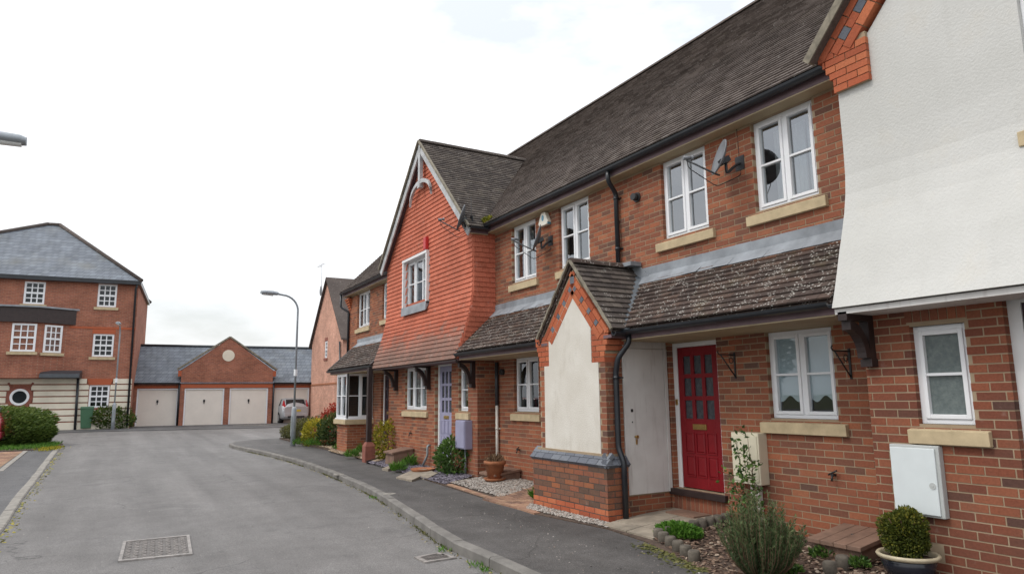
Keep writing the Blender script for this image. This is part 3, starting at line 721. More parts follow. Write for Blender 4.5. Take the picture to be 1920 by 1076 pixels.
def bracket(root, fr, u, v0, v1, proj_, th=.085, name='bracket'):
    """curved timber bracket standing out from the wall at u, top at v1"""
    m = MB(); m.box(fr, u-th/2, u+th/2, v0, v1, .002, .085); m.box(fr, u-th/2-.012, u+th/2+.012, v0-.02, v0+.05, .001, .10)
    m.box(fr, u-th/2, u+th/2, v1-.08, v1, .085, proj_)
    n = 9; outer = []; inner_ = []
    for i in range(n):
        t = i/(n-1)*math.pi/2; outer.append((.085+(proj_-.13)*(1-math.cos(t)), v0+.06+(v1-.08-v0-.06)*math.sin(t)))
        inner_.append((.085+(proj_-.13)*(1-math.cos(t))+.075*math.cos(t)*.9, v0+.06+(v1-.08-v0-.06)*math.sin(t)-.085*math.sin(t)-.0))
    for i in range(n-1):
        quad = [outer[i], outer[i+1], inner_[i+1], inner_[i]]
        m.extrude([fr.p(u-th/2, v, w) for w, v in quad], [fr.p(u+th/2, v, w) for w, v in quad])
    return m.build(name, 'timber_dark', root)
def panel_door(root, fr, u0, u1, v0, v1, mat, framemat='paint_white', wf=-.07, glass_rows=3, low_rows=2, letter=True, label=None, fw=.075, lever=True, thr=True):
    m = MB(); m.box(fr, u0, u0+fw, v0, v1, wf-.07, wf); m.box(fr, u1-fw, u1, v0, v1, wf-.07, wf); m.box(fr, u0+fw, u1-fw, v1-fw*.8, v1, wf-.07, wf)
    m.build('door_frame', framemat, root, bevel=.004)
    a, b, c, d = u0+fw+.004, u1-fw-.004, v0+.012, v1-fw*.8-.004; W = b-a; st = .10*W/.76; gap = .055
    holes = []; cw = (W-2*st-2*gap)/3; top = d-.12; mid = c+(d-c)*.475
    gh = (top-mid-.02-gap*(glass_rows-1))/glass_rows if glass_rows else 0; cells = []
    for r in range(glass_rows):
        for k in range(3): cells.append((a+st+k*(cw+gap), a+st+k*(cw+gap)+cw, mid+.02+r*(gh+gap), mid+.02+r*(gh+gap)+gh))
    leaf = MB(); wall_mesh(leaf, fr, a, b, c, d, cells, wf-.055, wf-.012); lf = leaf.build('door', mat, root, bevel=.003)
    if label: lf['label'] = label
    for q in cells:
        g = MB(); g.box(fr, q[0]-.003, q[1]+.003, q[2]-.003, q[3]+.003, wf-.04, wf-.034); g.build('pane', 'door_glass', lf)
    lo0 = c+.16; lo1 = mid-.17; ph = (lo1-lo0-gap*(low_rows-1))/low_rows
    for r in range(low_rows):
        for k in range(3):
            u = a+st+k*(cw+gap); v = lo0+r*(ph+gap); g = MB()
            pr = [fr.p(x, y, w) for w, e in ((wf-.016, 0), (wf-.004, .018)) for x, y in ((u+e, v+e), (u+cw-e, v+e), (u+cw-e, v+ph-e), (u+e, v+ph-e))]
            g.add(pr, CUBEF); g.build('panel', mat, lf)
            g = MB(); o_ = .012
            for x0, x1, y0, y1 in ((u-o_, u, v-o_, v+ph+o_), (u+cw, u+cw+o_, v-o_, v+ph+o_), (u, u+cw, v-o_, v), (u, u+cw, v+ph, v+ph+o_)): g.box(fr, x0, x1, y0, y1, wf-.014, wf-.003)
            g.build('moulding', mat, lf)
    if letter:
        g = MB(); x = (a+b)/2; y = mid-.085; g.box(fr, x-.12, x+.12, y-.035, y+.035, wf-.013, wf+.004); g.box(fr, x-.09, x+.09, y-.018, y+.018, wf+.004, wf+.010); g.build('letter_plate', 'brass', lf, bevel=.003)
    return lf
def downpipe(root, pts, r=.036, mat='gutter', clips=()):
    m = MB(); p = smooth_pipe(pts); m.tube(p, r, 10)
    o = m.build('downpipe', mat, root)
    for c in clips:
        q = MB(); q.tube([np.array(c)-(0, 0, .02), np.array(c)+(0, 0, .02)], r+.007, 10); q.box(FX(c[0]), c[1]-.07, c[1]+.07, c[2]-.01, c[2]+.01, -r-.03, -r); q.build('pipe_clip', mat, o)
    return o
def smooth_pipe(pts, r=.05):
    pts = [np.asarray(p, float) for p in pts]; out = [pts[0]]
    for a, b, c in zip(pts, pts[1:], pts[2:]):
        l1 = min(r, np.linalg.norm(b-a)*.45); l2 = min(r, np.linalg.norm(c-b)*.45); p = b+(a-b)/np.linalg.norm(a-b)*l1; q = b+(c-b)/np.linalg.norm(c-b)*l2
        out += [p, .25*p+.5*b+.25*q, q]
    return out+[pts[-1]]

# ================================================================== the terrace
D = 6.65                     # plane of the main house fronts
XA = 6.18                    # front of the end house (ground floor)
XT = 6.24                    # brick under the tile-hung bay
YA = 3.97; YB = 7.88; YC = 12.18; YD = 17.25; YE = 22.34
EX, EZ = 6.36, 5.20          # main eave (tile edge)
RX, RZ = 10.44, 9.28         # main ridge
LX, LZ = 5.76, 2.585         # pent roof eave (tile edge)
LTZ = 3.40                   # pent roof top at the wall
SL = math.hypot(RX-EX, RZ-EZ); RV = np.array(((RX-EX)/SL, 0, (RZ-EZ)/SL)); RN = np.array((-RV[2], 0, RV[0]))
PL = math.hypot(D-LX, LTZ-LZ); PV = np.array(((D-LX)/PL, 0, (LTZ-LZ)/PL)); PN = np.array((-PV[2], 0, PV[0]))
U_Y = np.array((0, 1.0, 0))
GZ0 = .12                    # walls start a little below the garden surface
FB = FX(D)

def main_roof(root, y0, y1, mask=None, nmax=280, minpx=8.0, ridge=True):
    m = MB(); fr = Fr((EX, 0, EZ), U_Y, RV, RN); m.box(fr, y0, y1, .02, SL, -.06, -.012)
    m.add([(RX, y0, RZ-.02), (RX, y1, RZ-.02), (RX+4.1, y1, EZ), (RX+4.1, y0, EZ)], [(0, 1, 2, 3)])
    rf = m.build('roof', 'tile_roof', root, recalc=False)
    tiles(rf, plane_at((EX, 0, EZ), U_Y, RV, RN), y0+.002, y1, SL-.05, .100, .165, 'tile_roof', mask, nmax, minpx=minpx)
    if ridge:
        P = Pieces(); y = y0
        while y < y1-.02:
            b = min(y+.33, y1); q = MB()
            arc = [(RX+.13*math.cos(t), RZ-.035+.10*math.sin(t)) for t in np.linspace(0, math.pi, 7)]
            q.extrude([(x, y+.003, z) for x, z in arc], [(x, b-.003, z+rnd.uniform(-.003, .003)) for x, z in arc], True); q.build('ridge_tile', 'tile_roof', rf); y = b
    return rf
def main_eave(root, y0, y1, gut=True):
    m = MB(); m.box(FX(6.45), y0, y1, 5.06, 5.21, -.02, 0); m.build('fascia', 'fascia', root)
    m = MB(); m.box(FZ, 6.452, D+.02, y0, y1, 5.045, 5.058); m.build('soffit', 'soffit', root)
    if gut:
        half_gutter((6.385, y0, 5.185), (6.385, y1, 5.185), .062).build('gutter', 'gutter', root)
def pent_roof(root, y0, y1, mask=None, limits=None, nmax=280, minpx=7, fascia=True, x0=None, end=None, lead=True, gy=None):
    m = MB(); fr = Fr((LX, 0, LZ), U_Y, PV, PN); poly = None
    if limits is None: m.box(fr, y0, y1, .01, PL, -.05, -.012)
    else:
        n = 8; pts = []
        for i in range(n+1): pts.append((limits(PL*i/n)[0], PL*i/n))
        for i in range(n, -1, -1): pts.append((limits(PL*i/n)[1], PL*i/n))
        m.prism(fr, pts, -.05, -.012)
    pr = m.build('pent_roof', 'tile_lean', root)
    tiles(pr, plane_at((LX, 0, LZ), U_Y, PV, PN), y0, y1, PL-.03, .098, .165, 'tile_lean', mask, nmax, lambda v, u: min(1, rnd.random()*.8+(.55 if v > PL-.24 else 0)), minpx=minpx, limits=limits)
    if lead:
        q = MB(); a = y0 if limits is None else limits(PL)[0]; b = y1 if limits is None else limits(PL)[1]; n = max(4, int((b-a)/.25))
        ys = np.linspace(a, b, n+1)
        for ya, yb in zip(ys, ys[1:]):
            pa = [(D-.014, LTZ+.145), (D-.012, LTZ+.03), (D-.05, LTZ-.02), (D-.17+rnd.uniform(-.012, .012), LTZ-.115)]
            q.extrude([(x, ya, z+.018) for x, z in pa], [(x, yb, z+.018+rnd.uniform(-.003, .003)) for x, z in pa], False)
        lo = q.build('lead_flashing', 'lead', pr, recalc=False); sm = lo.modifiers.new('solid', 'SOLIDIFY'); sm.thickness = .004; sm.offset = 1
    if fascia:
        g0, g1 = gy or (y0, y1)
        q = MB(); q.box(FX(5.815), g0, g1, 2.45, 2.58, -.02, 0); q.build('fascia', 'fascia', pr)
        q = MB(); q.box(FZ, 5.817, D+.01, g0, g1, 2.435, 2.448); q.build('soffit', 'soffit', pr)
        half_gutter((5.745, g0, 2.56), (5.745, g1, 2.56), .06).build('gutter', 'gutter', pr)
    return pr
def house_wall(root, fr, u0, u1, v0, v1, holes, nmax, thick=.22, mat='brick', minpx=9, limit=None, name='wall', extra=()):
    m = MB(); wall_mesh(m, fr, u0, u1, v0, v1, holes, -thick, 0); wl = m.build(name, 'mortar', root, recalc=False)
    P = Pieces(); lay_bricks(P, fr, u0, u1, v0, v1, list(holes)+list(extra), limit=limit); P.build('brick', mat, wl, nmax, minpx); return wl
def party_walls(root, y0, y1, x0, x1, zt=5.0):
    m = MB(); m.box(FZ, x0, x1, y0+.01, y0+.06, 0, zt); m.box(FZ, x0, x1, y1-.06, y1-.01, 0, zt); m.box(FZ, x1-.1, x1, y0+.06, y1-.06, 0, zt); m.box(FZ, x0, x1-.1, y0+.06, y1-.06, 2.62, 2.82)
    m.build('inner_walls', 'dark_room', root)

# ------------------------------------------------------------------ house B: red door
hB = thing('terraced_house', 'brick terraced house with glossy red front door and pent roof beside the white rendered house', 'house', (D, 5.7, .2), group='terraced houses')
wB1 = (4.63, 5.50, 1.44, 2.43); dB = (6.27, 7.15, .49, 2.42); uB1 = (4.635, 5.50, 3.91, 5.04); uB2 = (6.27, 7.14, 3.90, 5.04)
house_wall(hB, FB, YA, YB, GZ0, 5.05, [wB1, dB, uB1, uB2], 300, extra=[(6.27, 7.15, .28, .49)])
P = Pieces(); u = 6.275
while u < 7.14: P.addf(FB, u, u+.065, .20, .405, -.03, .004, rnd.uniform(.25, .6), .004); u += .075
P.build('soldier_brick', 'brick', hB, 60)
m = MB(); m.box(FB, 6.22, 7.20, .405, .485, -.12, .06); m.build('doorstep', 'timber_dark', hB, bevel=.006)
panel_door(hB, FB, dB[0], dB[1], dB[2], dB[3], 'red_paint', label='red panelled front door with nine small panes and brass letter plate')
for w in (wB1, uB1, uB2):
    window(hB, FB, *w, lights=2, sx=(.11, .12), opaque='glass_low' if w is wB1 else None)
interior(hB, FB, 4.6, 7.2, 3.9, 5.0, 1.6)
# curtains upstairs and scalloped blind downstairs
m = MB()
for uu in np.linspace(4.70, 5.43, 12): m.box(FB, uu, uu+.05, 3.95, 5.0, -.42-.02*math.sin(uu*37), -.40-.02*math.sin(uu*37))
m.build('curtain', 'curtain', hB)
for a, b in ((4.70, 5.04), (5.09, 5.44)):
    n = 24; pts = [(b, 2.40), (a, 2.40)]+[(a+(b-a)*i/n, 1.66+.035*math.cos((a+(b-a)*i/n)*2*math.pi/.23)) for i in range(n+1)]
    m = MB(); m.prism(FB, pts, -.102, -.098); m.build('blind', 'blind', hB)
party_walls(hB, YA, YB, D+.25, D+3.2)
main_roof(hB, 4.05, YB+.25); main_eave(hB, YA+.05, YB)
def RY(v): return 7.88-(3.62-(LZ+PV[2]*v))/1.17        # porch slope, right valley y at slope length v
def LY(v): return 7.88+(3.62-(LZ+PV[2]*v))/1.17
pent_roof(hB, YA+.02, 7.2, limits=lambda v: (YA+.02, min(7.86, RY(v)+.02)), gy=(YA+.02, 7.16))
downpipe(hB, [(6.385, 8.02, 5.14), (6.385, 8.02, 4.98), (D-.06, 8.10, 4.83), (D-.06, 8.10, 3.66)], .037, clips=((D-.06, 8.10, 4.75), (D-.06, 8.10, 3.95)))
m = MB(); m.tube([FB.p(7.66, 4.66, 0), FB.p(7.66, 4.66, .10)], .055, 12); m.tube([FB.p(7.66, 4.66, .0), FB.p(7.66, 4.66, .03)], .075, 12); m.build('vent_pipe', 'plastic_black', hB)

# ------------------------------------------------------------------ house C: behind the porch
hC = thing('terraced_house', 'brick terraced house between the little gabled porch and the tile-hung bay', 'house', (D, 10, .2), group='terraced houses')
wC1 = (10.55, 11.43, 1.44, 2.44); uC1 = (10.56, 11.45, 3.91, 5.04); uC2 = (8.90, 9.79, 3.91, 5.04)
house_wall(hC, FB, YB, YC+.3, GZ0, 5.05, [wC1, uC1, uC2], 300)
for w in (wC1, uC1, uC2): window(hC, FB, *w, lights=2, sx=(.08, .08), opaque='glass_low' if w is wC1 else None)
interior(hC, FB, 8.9, 11.45, 3.9, 5.0, 1.6)
m = MB()
for uu in np.linspace(8.95, 9.25, 5): m.box(FB, uu, uu+.05, 3.95, 4.9, -.34, -.32)
for uu in np.linspace(11.0, 11.4, 6): m.box(FB, uu, uu+.055, 3.95, 4.95, -.36-.02*math.sin(uu*37), -.34-.02*math.sin(uu*37))
m.build('curtain', 'curtain', hC)
party_walls(hC, YB, YC, D+.25, D+3.2)
main_eave(hC, YB, YC); main_roof(hC, YB+.25, YC)
pent_roof(hC, 8.5, YC, limits=lambda v: (max(7.9, LY(v)-.02), YC-.02), gy=(8.62, YC-.05))
for z0, r, mt in ((.25, .034, 'pipe_white'),):
    downpipe(hC, [(D-.055, 12.03, 2.40), (D-.055, 12.03, 1.55)], .036, 'pipe_grey')
    downpipe(hC, [(D-.055, 12.03, 1.55), (D-.055, 12.03, .24)], .030, mt, clips=((D-.055, 12.03, 1.1),))
m = MB(); m.tube([FB.p(11.85, 2.20, 0), FB.p(11.85, 2.20, .07)], .06, 10); m.build('flue', 'plastic_black', hC)

# ------------------------------------------------------------------ house D: tile-hung bay, lavender door
hD = thing('terraced_house', 'house with orange tile-hung gabled bay and lavender front door', 'house', (XT, 14.7, .2), group='terraced houses')
FD = FX(XT); wD1 = (14.73, 16.08, 1.44, 2.44); dD = (13.38, 14.25, .44, 2.46); sD = (12.59, 13.02, 1.44, 2.30)
house_wall(hD, FD, YC, YD, GZ0, 2.60, [wD1, dD, sD], 300)
FS = FY(YC)
m = MB(); wall_mesh(m, FS, XT+.221, D, GZ0, 2.62, [], -.2, 0); wall_mesh(m, FS, XT+.221, D, 2.62, 5.0, [], -.2, -.022); ws = m.build('side_wall', 'mortar', hD); P = Pieces(); lay_bricks(P, FS, XT-.004, D, GZ0, 2.9); P.build('brick', 'brick', ws, 120, 8)
m = MB(); wall_mesh(m, FX(6.215), YC+.02, YD, 2.6, 5.2, [(14.47, 15.88, 3.80, 5.04)], -.12, -.02)
tri = [(YC+.02, 5.2), (YD, 5.2), ((YC+YD)/2, 7.75)]; m.prism(FX(6.215), tri, -.12, -.02); m.build('bay_wall', 'mortar', hD)
window(hD, FD, *wD1, lights=3, sx=(.10, .10), sashes=(0, 2), opaque='glass_low'); window(hD, FD, *sD, lights=1, sx=(.11, .07), head=True, label='narrow window beside the lavender door')
panel_door(hD, FD, *dD, 'lavender', label='lavender panelled front door with nine small panes')
m = MB(); m.box(FD, dD[0]-.03, dD[1]+.03, .37, .44, -.12, .05); m.build('doorstep', 'timber_dark', hD)
interior(hD, FD, 14.7, 16.1, 1.4, 2.4, 1.2)
m = MB()
for uu in np.linspace(14.78, 15.98, 18): m.box(FD, uu, uu+.055, 1.5, 2.4, -.26-.015*math.sin(uu*41), -.245-.015*math.sin(uu*41))
m.build('net_curtain', 'curtain', hD)
# tile hanging: profile (x, z) from the flared foot upwards
PRO = [(5.775, 2.46), (5.845, 2.66), (5.935, 2.92), (6.025, 3.18), (6.10, 3.44), (6.145, 3.70), (6.165, 4.0), (6.17, 7.9)]
pa = np.array(PRO); pd = np.r_[0, np.cumsum(np.linalg.norm(np.diff(pa, axis=0), axis=1))]
def prof_at(v):
    x = np.interp(v, pd, pa[:, 0]); z = np.interp(v, pd, pa[:, 1]); x2 = np.interp(v+.09, pd, pa[:, 0]); z2 = np.interp(v+.09, pd, pa[:, 1])
    t = np.array((x2-x, 0, z2-z)); t /= np.linalg.norm(t); return np.array((x, 0, z)), t
def front_at(v): p, t = prof_at(v); return Fr(p, U_Y, t, (-t[2], 0, t[0]))
YM = (YC+YD)/2; GH = 7.82; GS = (GH-5.12)/(YD-YM+.16)
VP = 3.05
def wall_mask(u, v):
    p, t = prof_at(v); z = p[2]
    if z > 5.0 and z > GH-.20-abs(u-YM)*GS: return False
    return not (14.42 < u < 15.92 and 3.72 < z < 5.06)
hung = MB()
nn = 14; vs_ = np.linspace(0, pd[-2], nn)
for a, b in zip(vs_, vs_[1:]):
    p, t = prof_at(a); q, t2 = prof_at(b)
    hung.add([(p[0]+.02, YC, p[2]), (p[0]+.02, YD, p[2]), (q[0]+.02, YD, q[2]), (q[0]+.02, YC, q[2])], [(0, 1, 2, 3)])
hb = hung.build('tile_hanging', 'tile_hung', hD, recalc=False)
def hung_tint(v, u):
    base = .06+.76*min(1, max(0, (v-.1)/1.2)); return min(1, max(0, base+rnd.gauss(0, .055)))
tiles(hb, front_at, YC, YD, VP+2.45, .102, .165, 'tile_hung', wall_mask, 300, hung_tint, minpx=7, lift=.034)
# return of the tile hanging (faces the camera), between the curved edge and the brick wall
def side_at(v): return Fr((0, YC-.012, 2.5+v), (1, 0, 0), (0, 0, 1), (0, -1, 0))
m = MB(); sp = [(p[0]+.01, p[1]) for p in PRO[:-1]]+[(6.17, 5.0), (D, 5.0), (D, 2.46)]; m.prism(FY(YC), sp, -.02, .004); sd_ = m.build('tile_return', 'tile_hung', hD)
tiles(sd_, side_at, 5.7, D, 2.5, .102, .165, 'tile_hung', None, 150, lambda v, u: min(1, max(0, .70+rnd.gauss(0, .06))), minpx=6, lift=.028,
      limits=lambda v: (float(np.interp(2.5+v, pa[:, 1], pa[:, 0]))-.012, D), name='return_tile')
m = MB(); m.box(FX(6.19), 14.40, 15.95, 5.04, 5.10, -.08, .13); m.box(FX(6.19), 14.40, 14.47, 3.86, 5.04, -.08, .12); m.box(FX(6.19), 15.88, 15.95, 3.86, 5.04, -.08, .12); m.build('window_surround', 'paint_white', hD)
window(hD, FX(6.19), 14.47, 15.88, 3.90, 5.04, lights=3, sill=False, wf=-.02, sashes=(0, 2)); interior(hD, FX(6.19), 14.4, 15.9, 3.8, 5.0, .9)
q = MB(); pz_ = [(6.06, 3.905), (6.055, 3.86), (6.045, 3.70), (6.06, 3.70), (6.16, 3.9)]; q.extrude([(x, 14.40, z) for x, z in pz_], [(x, 15.95, z) for x, z in pz_]); q.build('lead_apron', 'lead', hD)
# gable roof of the bay
GE = 5.12; gl = math.hypot(GH-GE, YD-YM+.16)
GVx = 5.98
for sgn, nm in ((-1, 250), (1, 0)):
    yE = YM+sgn*(YD-YM+.16); Vv = np.array((0, -sgn*(YD-YM+.16)/gl, (GH-GE)/gl)); Nn = np.array((0, sgn*(GH-GE)/gl, (YD-YM+.16)/gl))
    xv = lambda v: EX+(GE+Vv[2]*v-EZ)/((RZ-EZ)/(RX-EX))+.12
    m = MB(); fr = Fr((0, yE, GE), (1, 0, 0), Vv, Nn); m.prism(fr, [(GVx+.02, .0), (xv(0), 0), (xv(gl), gl), (GVx+.02, gl)], -.06, -.012); rf = m.build('bay_roof', 'tile_gable', hD)
    tiles(rf, plane_at((0, yE, GE), (1, 0, 0), Vv, Nn), GVx, 9.2, gl-.03, .100, .165, 'tile_gable', None, nm, minpx=7, limits=lambda v: (GVx, max(xv(v)-.10, GVx+.3)))
    q = MB(); q.bar(fr.p(GVx-.015, 0, .012), fr.p(GVx-.015, gl, .012), .045, .05, up=(1, 0, 0)); q.build('verge', 'verge_mortar', rf)
    q = MB(); a = fr.p(xv(0)-.04, 0, .0); b = fr.p(xv(gl)-.04, gl, .0); 
    if sgn < 0: q.bar(a+(0, 0, .03), b+(0, 0, .02), .16, .012, up=tuple(Nn+RN)); q.build('valley', 'lead_dark', rf)
    # barge board
    q = MB(); q.box(Fr((0, yE, GE), (1, 0, 0), Vv, Nn), GVx+.012, GVx+.045, -.05, gl-.02, -.19, -.03); q.build('barge_board', 'barge', hD)
    q = MB(); q.box(Fr((0, yE, GE), (1, 0, 0), Vv, Nn), GVx+.045, 6.17, .02, gl-.05, -.085, -.065); q.build('verge_soffit', 'fascia', hD)
    q = MB(); q.box(FX(6.10), yE-.02, yE+.02, GE-.12, GE+.05, -.3, .06)
    if sgn < 0:
        m = MB(); m.box(FY(yE+.07), 6.02, 6.46, 5.01, 5.15, -.02, 0); m.build('fascia', 'fascia', hD)
        m = MB(); m.box(FZ, 6.02, 6.46, yE+.071, YC+.0, 5.0, 5.012); m.build('soffit', 'soffit', hD)
        half_gutter((5.99, yE-.01, 5.115), (6.40, yE-.01, 5.115), .058).build('gutter', 'gutter', hD)
q = MB()
x = GVx
while x < 8.95:
    arc = [(YM+.12*math.cos(t), GH-.03+.095*math.sin(t)) for t in np.linspace(0, math.pi, 7)]
    q = MB(); q.extrude([(x+.003, y, z) for y, z in arc], [(min(x+.33, 9.0)-.003, y, z+rnd.uniform(-.003, .003)) for y, z in arc]); q.build('ridge_tile', 'tile_gable', rf); x += .33
# king post and curved braces in the gable top
q = MB(); q.box(FX(GVx+.05), YM-.055, YM+.055, GH-1.10, GH-.08, -.04, .045); q.box(FX(GVx+.05), YM-.07, YM+.07, GH-1.16, GH-1.06, -.05, .055); q.build('king_post', 'barge', hD)
for sgn in (-1, 1):
    q = MB(); n = 8; o1 = []; o2 = []
    for i in range(n+1):
        t = i/n*math.pi/2; yy = sgn*(.05+.60*math.sin(t)); zz = GH-1.06-.42*(1-math.cos(t)); o1.append((YM+yy, zz)); o2.append((YM+yy-sgn*.02, zz+.10))
    for i in range(n): q.prism(FX(GVx+.05), [o1[i], o1[i+1], o2[i+1], o2[i]], -.03, .03)
    q.build('brace', 'barge', hD)
for yb in (16.62, 14.55, 12.30): bracket(hD, FD, yb, 1.92, 2.47, .40)
m = MB(); m.box(FX(5.79), YC, YD, 2.425, 2.455, -.42, 0); m.build('bay_soffit', 'fascia', hD)
m = MB(); m.box(FX(5.775), YC, YD, 2.42, 2.45, -.01, .012); m.build('tilting_fillet', 'timber_dark', hD)
party_walls(hD, YC, YD, D+.25, D+3.2)
def in_gable(u, v): 
    x = EX+RV[0]*v; z = EZ+RV[2]*v; return z < GH-abs(u-YM)*GS-.02
main_roof(hD, YC, YD, lambda u, v: not in_gable(u, v), 200)
m = MB(); m.box(FD, 15.35, 15.45, 5.2, 5.5, .0, .01)
pm = leaves('roof_moss', hD, 'leaf_yellow', np.array([(6.36+.16*rnd.random(), 12.10+rnd.gauss(0, .10), 5.21+.10*rnd.random()) for _ in range(900)]), np.array([(rnd.gauss(-.4, .5), rnd.gauss(0, .5), 1) for _ in range(900)]), .075, .03, np.array([rnd.uniform(0, .6) for _ in range(900)]))

# ------------------------------------------------------------------ house E: far end of the terrace
hE = thing('terraced_house', 'far end terraced house with square bay window and dark timber porch post', 'house', (D, 20, .25), group='terraced houses')
uE1 = (20.20, 21.42, 3.93, 5.04); uE2 = (18.05, 19.05, 3.98, 5.04); dE = (18.20, 19.02, .50, 2.42)
house_wall(hE, FB, YD, YE, GZ0, 5.05, [uE1, uE2, dE], 150, minpx=8)
for w in (uE1, uE2): window(hE, FB, *w, lights=3 if w is uE1 else 2, sx=(.1, .1))
interior(hE, FB, 18, 21.5, 3.9, 5.0, 1.2)
panel_door(hE, FB, *dE, 'plum', label='dark plum front door with brass letter plate behind the yellow shrub')
FEs = FY(YE); m = MB(); m.box(FZ, D, D+7.5, YE-.2, YE, 0, 5.1); m.prism(Fr((0, YE-.2, 0), (1, 0, 0), (0, 0, 1), (0, 1, 0)), [(D, 5.1), (RX, 9.2), (RX+3.9, 5.1)], 0, .2); m.build('end_wall', 'brick_line', hE)
main_eave(hE, YD, YE+.12); main_roof(hE, YD, YE+.12, lambda u, v: not in_gable(u, v), 0)
q = MB(); fr = Fr((EX, 0, EZ), U_Y, RV, RN); q.box(fr, YE+.10, YE+.15, -.02, SL, -.06, .02); q.build('verge', 'verge_mortar', hE)
pent_roof(hE, YD+.02, 21.35, nmax=80, minpx=9, gy=(YD-.1, 21.40))
fr = Fr((LX, 0, LZ), U_Y, PV, PN)
for yy in (YD+.0, 21.36):
    q = MB(); q.box(fr, yy-.04, yy+.04, -.03, PL-.02, -.06, .035); q.build('verge', 'timber_dark', hE)
m = MB(); m.box(FX(5.66), YD-.06, YD+.06, .62, 2.50, -.12, 0); m.build('porch_post', 'timber_dark', hE, bevel=.006)
m = MB(); m.box(FX(5.60), YD-.13, YD+.13, .1, .52, -.26, 0)
m.add([(5.60, YD-.13, .52), (5.60, YD+.13, .52), (5.86, YD+.13, .52), (5.86, YD-.13, .52), (5.655, YD-.08, .62), (5.655, YD+.08, .62), (5.80, YD+.08, .62), (5.80, YD-.08, .62)], CUBEF); m.build('post_plinth', 'brick_line', hE)
# square bay window
bX0, bY0, bY1 = 5.80, 19.63, 20.75
bayE = MB(); bayE.box(FZ, bX0+.1, D, bY0+.1, bY1, .1, .98); bw_ = bayE.build('bay_base', 'mortar', hE)
P = Pieces(); lay_bricks(P, FX(bX0+.1), bY0+.1, bY1, .12, .98); lay_bricks(P, FY(bY0+.1), bX0+.1, D, .12, .98); P.build('brick', 'brick', bw_, 120, 8)
m = MB(); m.box(FZ, bX0, D, bY0, bY1+.08, .98, 1.11); m.build('bay_sill', 'stone', hE, bevel=.008)
window(hE, FX(bX0+.06), bY0+.06, bY1, 1.15, 2.43, lights=2, sill=False, wf=0, deep=.05, opaque='glass_low'); window(hE, FY(bY0+.06), bX0+.06, D-.02, 1.15, 2.43, lights=2, sill=False, wf=0, deep=.05, sashes=(1,), opaque='glass_low')
m = MB(); m.box(FZ, bX0+.8, D+.2, bY0+.5, bY1-.05, 1.1, 2.4); m.box(FZ, bX0+.14, D, bY1-.06, bY1-.02, 1.1, 2.4); m.build('room_wall', 'dark_room', hE)
P = Pieces()
for k in range(5): P.addf(FB, YE-.22-.05*k*.5, YE+.02+.02*k, 4.62+k*.075, 4.685+k*.075, -.05, .02+.03*k, .8)
P.build('corbel_brick', 'brick_orange', hE, 0)
downpipe(hE, [(6.385, YE+.08, 5.13), (6.385, YE+.08, 4.72), (D-.05, YE-.10, 4.55), (D-.05, YE-.10, 3.0)], .037)
party_walls(hE, YD, YE, D+.25, D+3.2)

# ------------------------------------------------------------------ house A: rendered gable at the right
hA = thing('terraced_house', 'end house with large white rendered upper storey and brick ground floor at the right', 'house', (XA, 2, .2), group='terraced houses')
FA = FX(XA); wA = (3.06, 3.525, 1.445, 2.30); dA = (1.7, 2.76, .45, 2.50)
A0y = -1.6
house_wall(hA, FA, A0y, YA, GZ0, 2.62, [wA, dA], 300, mat='brick_red_shaded', extra=[(3.03, 3.555, 2.335, 2.55), (3.42, 3.68, .345, .415)], thick=.3)
P = Pieces(); u = 3.04
while u < 3.54: P.addf(FA, u, u+.065, 2.34, 2.55, -.03, .006, rnd.uniform(.35, .8), .004); u += .075
P.build('soldier_brick', 'brick', hA, 20)
m = MB(); m.box(FA, 3.42, 3.645, .345, .415, -.03, -.006); ab = m.build('air_brick', 'brick_orange', hA)
m = MB()
for i in range(7):
    for j in range(2): m.box(FA, 3.432+i*.03, 3.45+i*.03, .352+j*.032, .375+j*.032, -.0065, -.0045)
m.build('air_slot', 'plastic_black', ab)
window(hA, FA, *wA, lights=1, opaque='frosted', head=True, sx=(.115, .08), label='narrow frosted window above the white meter box')
panel_door(hA, FA, *dA, 'plum', fw=.10, label='dark door cut off by the right edge')
for zc in (2.12, 1.62):
    m = MB(); m.tube([FA.p(3.05, zc-.05, -.03), FA.p(3.05, zc+.05, -.03)], .012, 8); m.build('hinge', 'upvc', hA)
REN = [(5.74, 2.50), (5.80, 2.66), (5.86, 2.84), (5.93, 3.06), (6.0, 3.26), (6.06, 3.45), (6.105, 3.64), (6.13, 3.84), (6.14, 4.15), (6.14, 4.80)]
GA_Y, GA_H = 1.80, 7.55
AS = (GA_H-5.10)/(YA+.06-GA_Y)
m = MB(); uw = (1.30, 2.36, 3.80, 4.95)
ra = np.array(REN); n = len(REN)
for a, b in zip(REN, REN[1:]):
    for y0, y1 in subtract(A0y, YA, [(uw[0], uw[1])] if b[1] > 3.80 and a[1] < 4.95 and a[1] >= 3.80 else []):
        m.add([(a[0], y0, a[1]), (a[0], y1, a[1]), (b[0], y1, b[1]), (b[0], y0, b[1]), (6.62, y0, a[1]), (6.62, y1, a[1]), (6.62, y1, b[1]), (6.62, y0, b[1])], CUBEF)
poly = [(A0y, 4.80), (YA, 4.80), (YA, 5.05), (GA_Y, 5.05+(YA-GA_Y)*AS), (A0y, 5.05+(2*0+abs(A0y-GA_Y)*-AS)+(YA-GA_Y)*AS)]
poly = [(2*GA_Y-YA, 4.80), (YA-.36, 4.80), (YA-.36, 5.12), (YA-.30, 5.12), (GA_Y, 5.12+(YA-.30-GA_Y)*AS), (2*GA_Y-YA, 5.05)]
for y0, y1 in subtract(2*GA_Y-YA, YA-.36, [(uw[0], uw[1])]): m.box(FX(6.14), y0, y1, 4.8, 4.95, -.4, 0)
